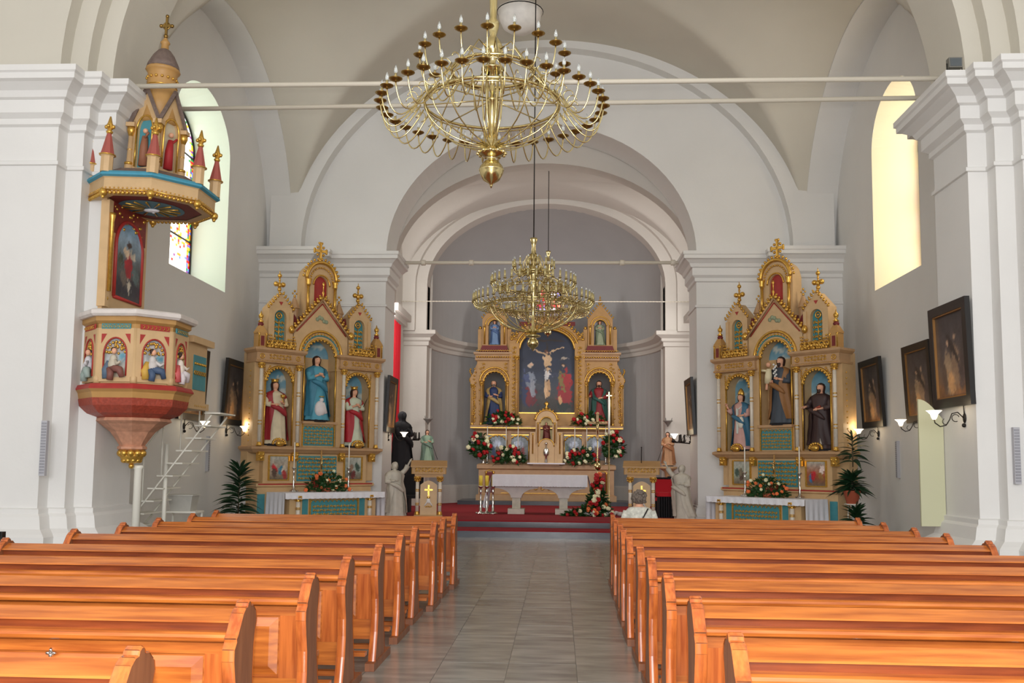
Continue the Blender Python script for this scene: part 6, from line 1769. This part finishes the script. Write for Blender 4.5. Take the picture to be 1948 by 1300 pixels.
# red curtain, dark chairs on the left, red chairs on the right
m = MB(); n = 40; vs = []
for j, z in enumerate((1.75, 3.0, 4.4, 5.7)):
    for i in range(n+1): vs.append((-4.70+.035*math.sin(i*1.1), 25.9+1.7*i/n, z))
m.add(vs, [(j*(n+1)+i, j*(n+1)+i+1, (j+1)*(n+1)+i+1, (j+1)*(n+1)+i) for j in range(3) for i in range(n)], True)
tag(m.build('curtain', REDCUR), 'tall red curtain hanging on the left wall of the choir', 'curtain')
m = MB(); m.box(-4.95, -4.55, 26.2, 28.6, 5.95, 6.15); m.box(-4.95, -4.65, 26.3, 28.5, 5.78, 5.95); m.box(-4.95, -4.75, 27.9, 28.3, 1.0, 5.8); struct(m.build('trim_7', PLASTER_C))
m = MB(); m.box(3.75, 4.10, 26.2, 28.6, 5.95, 6.15); struct(m.build('trim_8', PLASTER_C))
t = statue('draped_figure', 'tall black draped figure standing before the red curtain', 'statue', (-4.28, 25.7, 1.32), 1.0, 1.72, DARK, DARK, pose='pray', hair=DARK, skin=DARK, hood=True, hairlen=.7, ph=2, folds=6)
m = MB(); m.box(-4.50, -4.02, 25.45, 25.95, PZ, 1.30, .03); tag(m.build('plinth', DARK), 'black plinth under the draped figure', 'plinth')
def chair(label, loc, rz, cush, frame, h=1.05, group=None):
    t = thing('chair', label, 'chair', loc, rz, group)
    MB().box(-.23, .23, -.22, .22, .42, .50, .03).build('seat', cush, t)
    m = MB(); m.box(-.21, .21, .18, .23, .56, h-.04, .0); m.build('backrest', cush, t)
    m = MB()
    for s in (-1, 1): m.box(s*.23-.02, s*.23+.02, .18, .235, .44, h)
    m.box(-.23, .23, .18, .235, h-.05, h); m.box(-.23, .23, .2, .23, .50, .56); m.build('back_frame', frame, t)
    lg = None
    for x, y in ((-.2, -.19), (.2, -.19), (-.2, .2), (.2, .2)):
        if lg is None: lg = MB().box(-.02, .02, -.02, .02, 0, .43).build('leg', frame, t, (x, y, 0))
        else: dup(lg, t, (x, y, 0))
    return t
chair('dark wooden chair with red cushions left of the right angel statue', (2.72, 24.7, PZ), 0, REDCUR, DARK, 1.02)
chair('dark wooden chair with red cushions against the right jamb', (3.08, 25.3, PZ), -.3, REDCUR, DARK, 1.04)
chair('dark chair behind the left lectern', (-3.72, 24.4, PZ), .2, DARK, DARK, 1.35)
t = thing('stool', 'low dark stool with red padded top behind the right lectern', 'stool', (2.78, 23.9, PZ), 0)
MB().box(-.34, .30, -.22, .22, .56, .66, .04).build('seat', REDCUR, t)
m = MB()
for i in range(11): m.box(-.31+.058*i, -.275+.058*i, -.2, .2, .04, .56)
m.build('slatted_body', DARK, t)
t = thing('chair', 'blue padded chair beside the left pews at the pillar', 'chair', (-5.34, 8.75, 0), PI/2)
t2 = chair('blue padded chair beside the left pews in front of the pillar', (-5.42, 8.9, 0), PI, BLUEC, IRON, .95)
bpy.data.objects.remove(t)

# ------------------------------------------------------------------ potted plants
def dracaena(t, z0, H, n, L, seed, mt=GREEN2, x0=0, y0=0, wd=.02):
    r = random.Random(seed); m = MB()
    for i in range(n):
        q = i/n; a = i*2.4; z = z0+H*q; up = .1+.9*q*q
        leaf_blade(m, (x0, y0, z), (math.cos(a), math.sin(a), up+r.uniform(0, .3)), L*(1-.35*q)*r.uniform(.8, 1.1), wd, .55*(1-q*.6), 6)
    m.build('leaves', mt, t)
    s = MB(); s.tube([(x0, y0, max(0, z0-.1)), (x0, y0, z0+H)], .014, 6); s.build('stem', flat(96, 84, 60), t)
t = thing('potted_plant', 'dark green potted dracaena standing beside the left altar', 'plant', (-6.72, 19.75, 0))
m = MB(); m.lathe([(.14, 0), (.19, .26), (.20, .28), (.17, .28)], (0, 0, 0), 16); m.build('pot', TERRA, t)
dracaena(t, .40, 1.10, 110, .62, 3, wd=.034)
t = thing('plant_stand', 'slim metal stand carrying the upper potted plant beside the right altar', 'stand', (6.02, 19.9, 0))
m = MB()
for k in range(3): a = 2*PI*k/3; m.tube([(.16*math.cos(a), .16*math.sin(a), 0), (.10*math.cos(a), .10*math.sin(a), .88)], .012, 6)
m.lathe([(.16, .88), (.16, .90)], (0, 0, 0), 14); m.build('frame', WHITEP, t)
t = thing('potted_plant', 'tall leafy plant in a terracotta pot on the stand beside the right altar', 'plant', (6.02, 19.9, .90))
m = MB(); m.lathe([(.11, 0), (.17, .24), (.18, .27), (.15, .27)], (0, 0, 0), 16); m.build('pot', TERRA, t)
dracaena(t, .24, .32, 80, .52, 5, wd=.036); dracaena(t, .85, .55, 34, .48, 6, wd=.032, x0=.03)
t = thing('potted_plant', 'low leafy plant on the floor under the stand beside the right altar', 'plant', (5.98, 19.55, 0))
m = MB(); m.lathe([(.13, 0), (.17, .24), (.18, .26), (.15, .26)], (0, 0, 0), 16); m.build('pot', TERRA, t)
dracaena(t, .28, .50, 80, .50, 8, wd=.034)

# ------------------------------------------------------------------ seated person
def person():
    t = thing('person', 'person with grey hair in a white patterned top seated ahead of the right pews', 'person', (1.20, 14.25, 0), 0)
    m = MB(); seg = 26; vs = []
    prof = [(.46, .17, .14, 0), (.52, .19, .15, 0), (.60, .185, .145, 0), (.70, .175, .13, .01), (.80, .19, .13, .015), (.90, .205, .125, .02), (.96, .20, .115, .025), (1.0, .165, .095, .03), (1.02, .10, .075, .035), (1.035, .055, .055, .04), (1.06, .052, .055, .045), (1.085, .065, .075, .05), (1.12, .076, .092, .055), (1.16, .080, .098, .055), (1.20, .072, .088, .052), (1.23, .048, .058, .05), (1.245, .008, .01, .05)]
    for z, rx, ry, oy in prof:
        for k in range(seg):
            a = 2*PI*k/seg; q = 1+.02*math.sin(5*a+z*12)*(z < 1.0)
            vs.append((rx*q*math.cos(a), oy+ry*q*math.sin(a), z))
    for i in range(len(prof)-1):
        for k in range(seg):
            k2 = (k+1) % seg
            m.f.append((i*seg+k, i*seg+k2, (i+1)*seg+k2, (i+1)*seg+k)); m.mi.append(0 if prof[i][0] < 1.02 else 1); m.sm.append(True)
    m.v = [Vector(v) for v in vs]
    for s in (-1, 1):
        m.m = 0; m.tube([(s*.185, .02, .95), (s*.225, .0, .84), (s*.235, .03, .72)], [.058, .052, .044], 12)
        m.m = 1; m.tube([(s*.235, .03, .73), (s*.21, .18, .64), (s*.12, .30, .62)], [.038, .032, .024], 10)
        hand(m, (s*.12, .30, .62), (-s*.5, .8, 0), 1.4)
        m.m = 2; m.tube([(s*.10, .04, .52), (s*.11, .30, .54), (s*.11, .46, .52), (s*.11, .49, .30), (s*.11, .47, .09)], [.09, .082, .066, .052, .042], 12)
        m.m = 3; m.tube([(s*.11, .44, .05), (s*.11, .62, .04)], [.042, .034], 8)
    m.m = 1; m.ball((0, .155, 1.12), .016, 6, 5)
    for s in (-1, 1): m.ball((s*.082, .06, 1.13), .02, 6, 5, sx=.5)
    m.build('body', [mat('white_patterned_top', srgb(220, 220, 208), .85, noise=.35, scale=24), SKIN, flat(60, 62, 74), BLACK], t)
    h = MB(); rng = random.Random(1)
    h.ball((0, .035, 1.15), .100, 16, 10, sx=1.0, sy=1.02, sz=1.02)
    for i in range(70):
        a = rng.uniform(PI, 2*PI) if i % 3 else rng.uniform(0, 2*PI); zz = rng.uniform(-.06, .10); q = math.sqrt(max(0, .0105-zz*zz))
        h.ball((q*math.cos(a), .03+q*math.sin(a), 1.155+zz), rng.uniform(.018, .03), 6, 4)
    h.build('hair', GREYH, t)
    s = MB(); s.tube([(.12, -.085, 1.0), (.05, -.125, .88), (-.06, -.135, .70), (-.12, -.13, .56)], .010, 6); s.build('bag_strap', BLACK, t)
    return t
person()
chair('plain wooden chair under the seated person', (1.20, 14.30, 0), PI, WOODE, WOODE, .80)
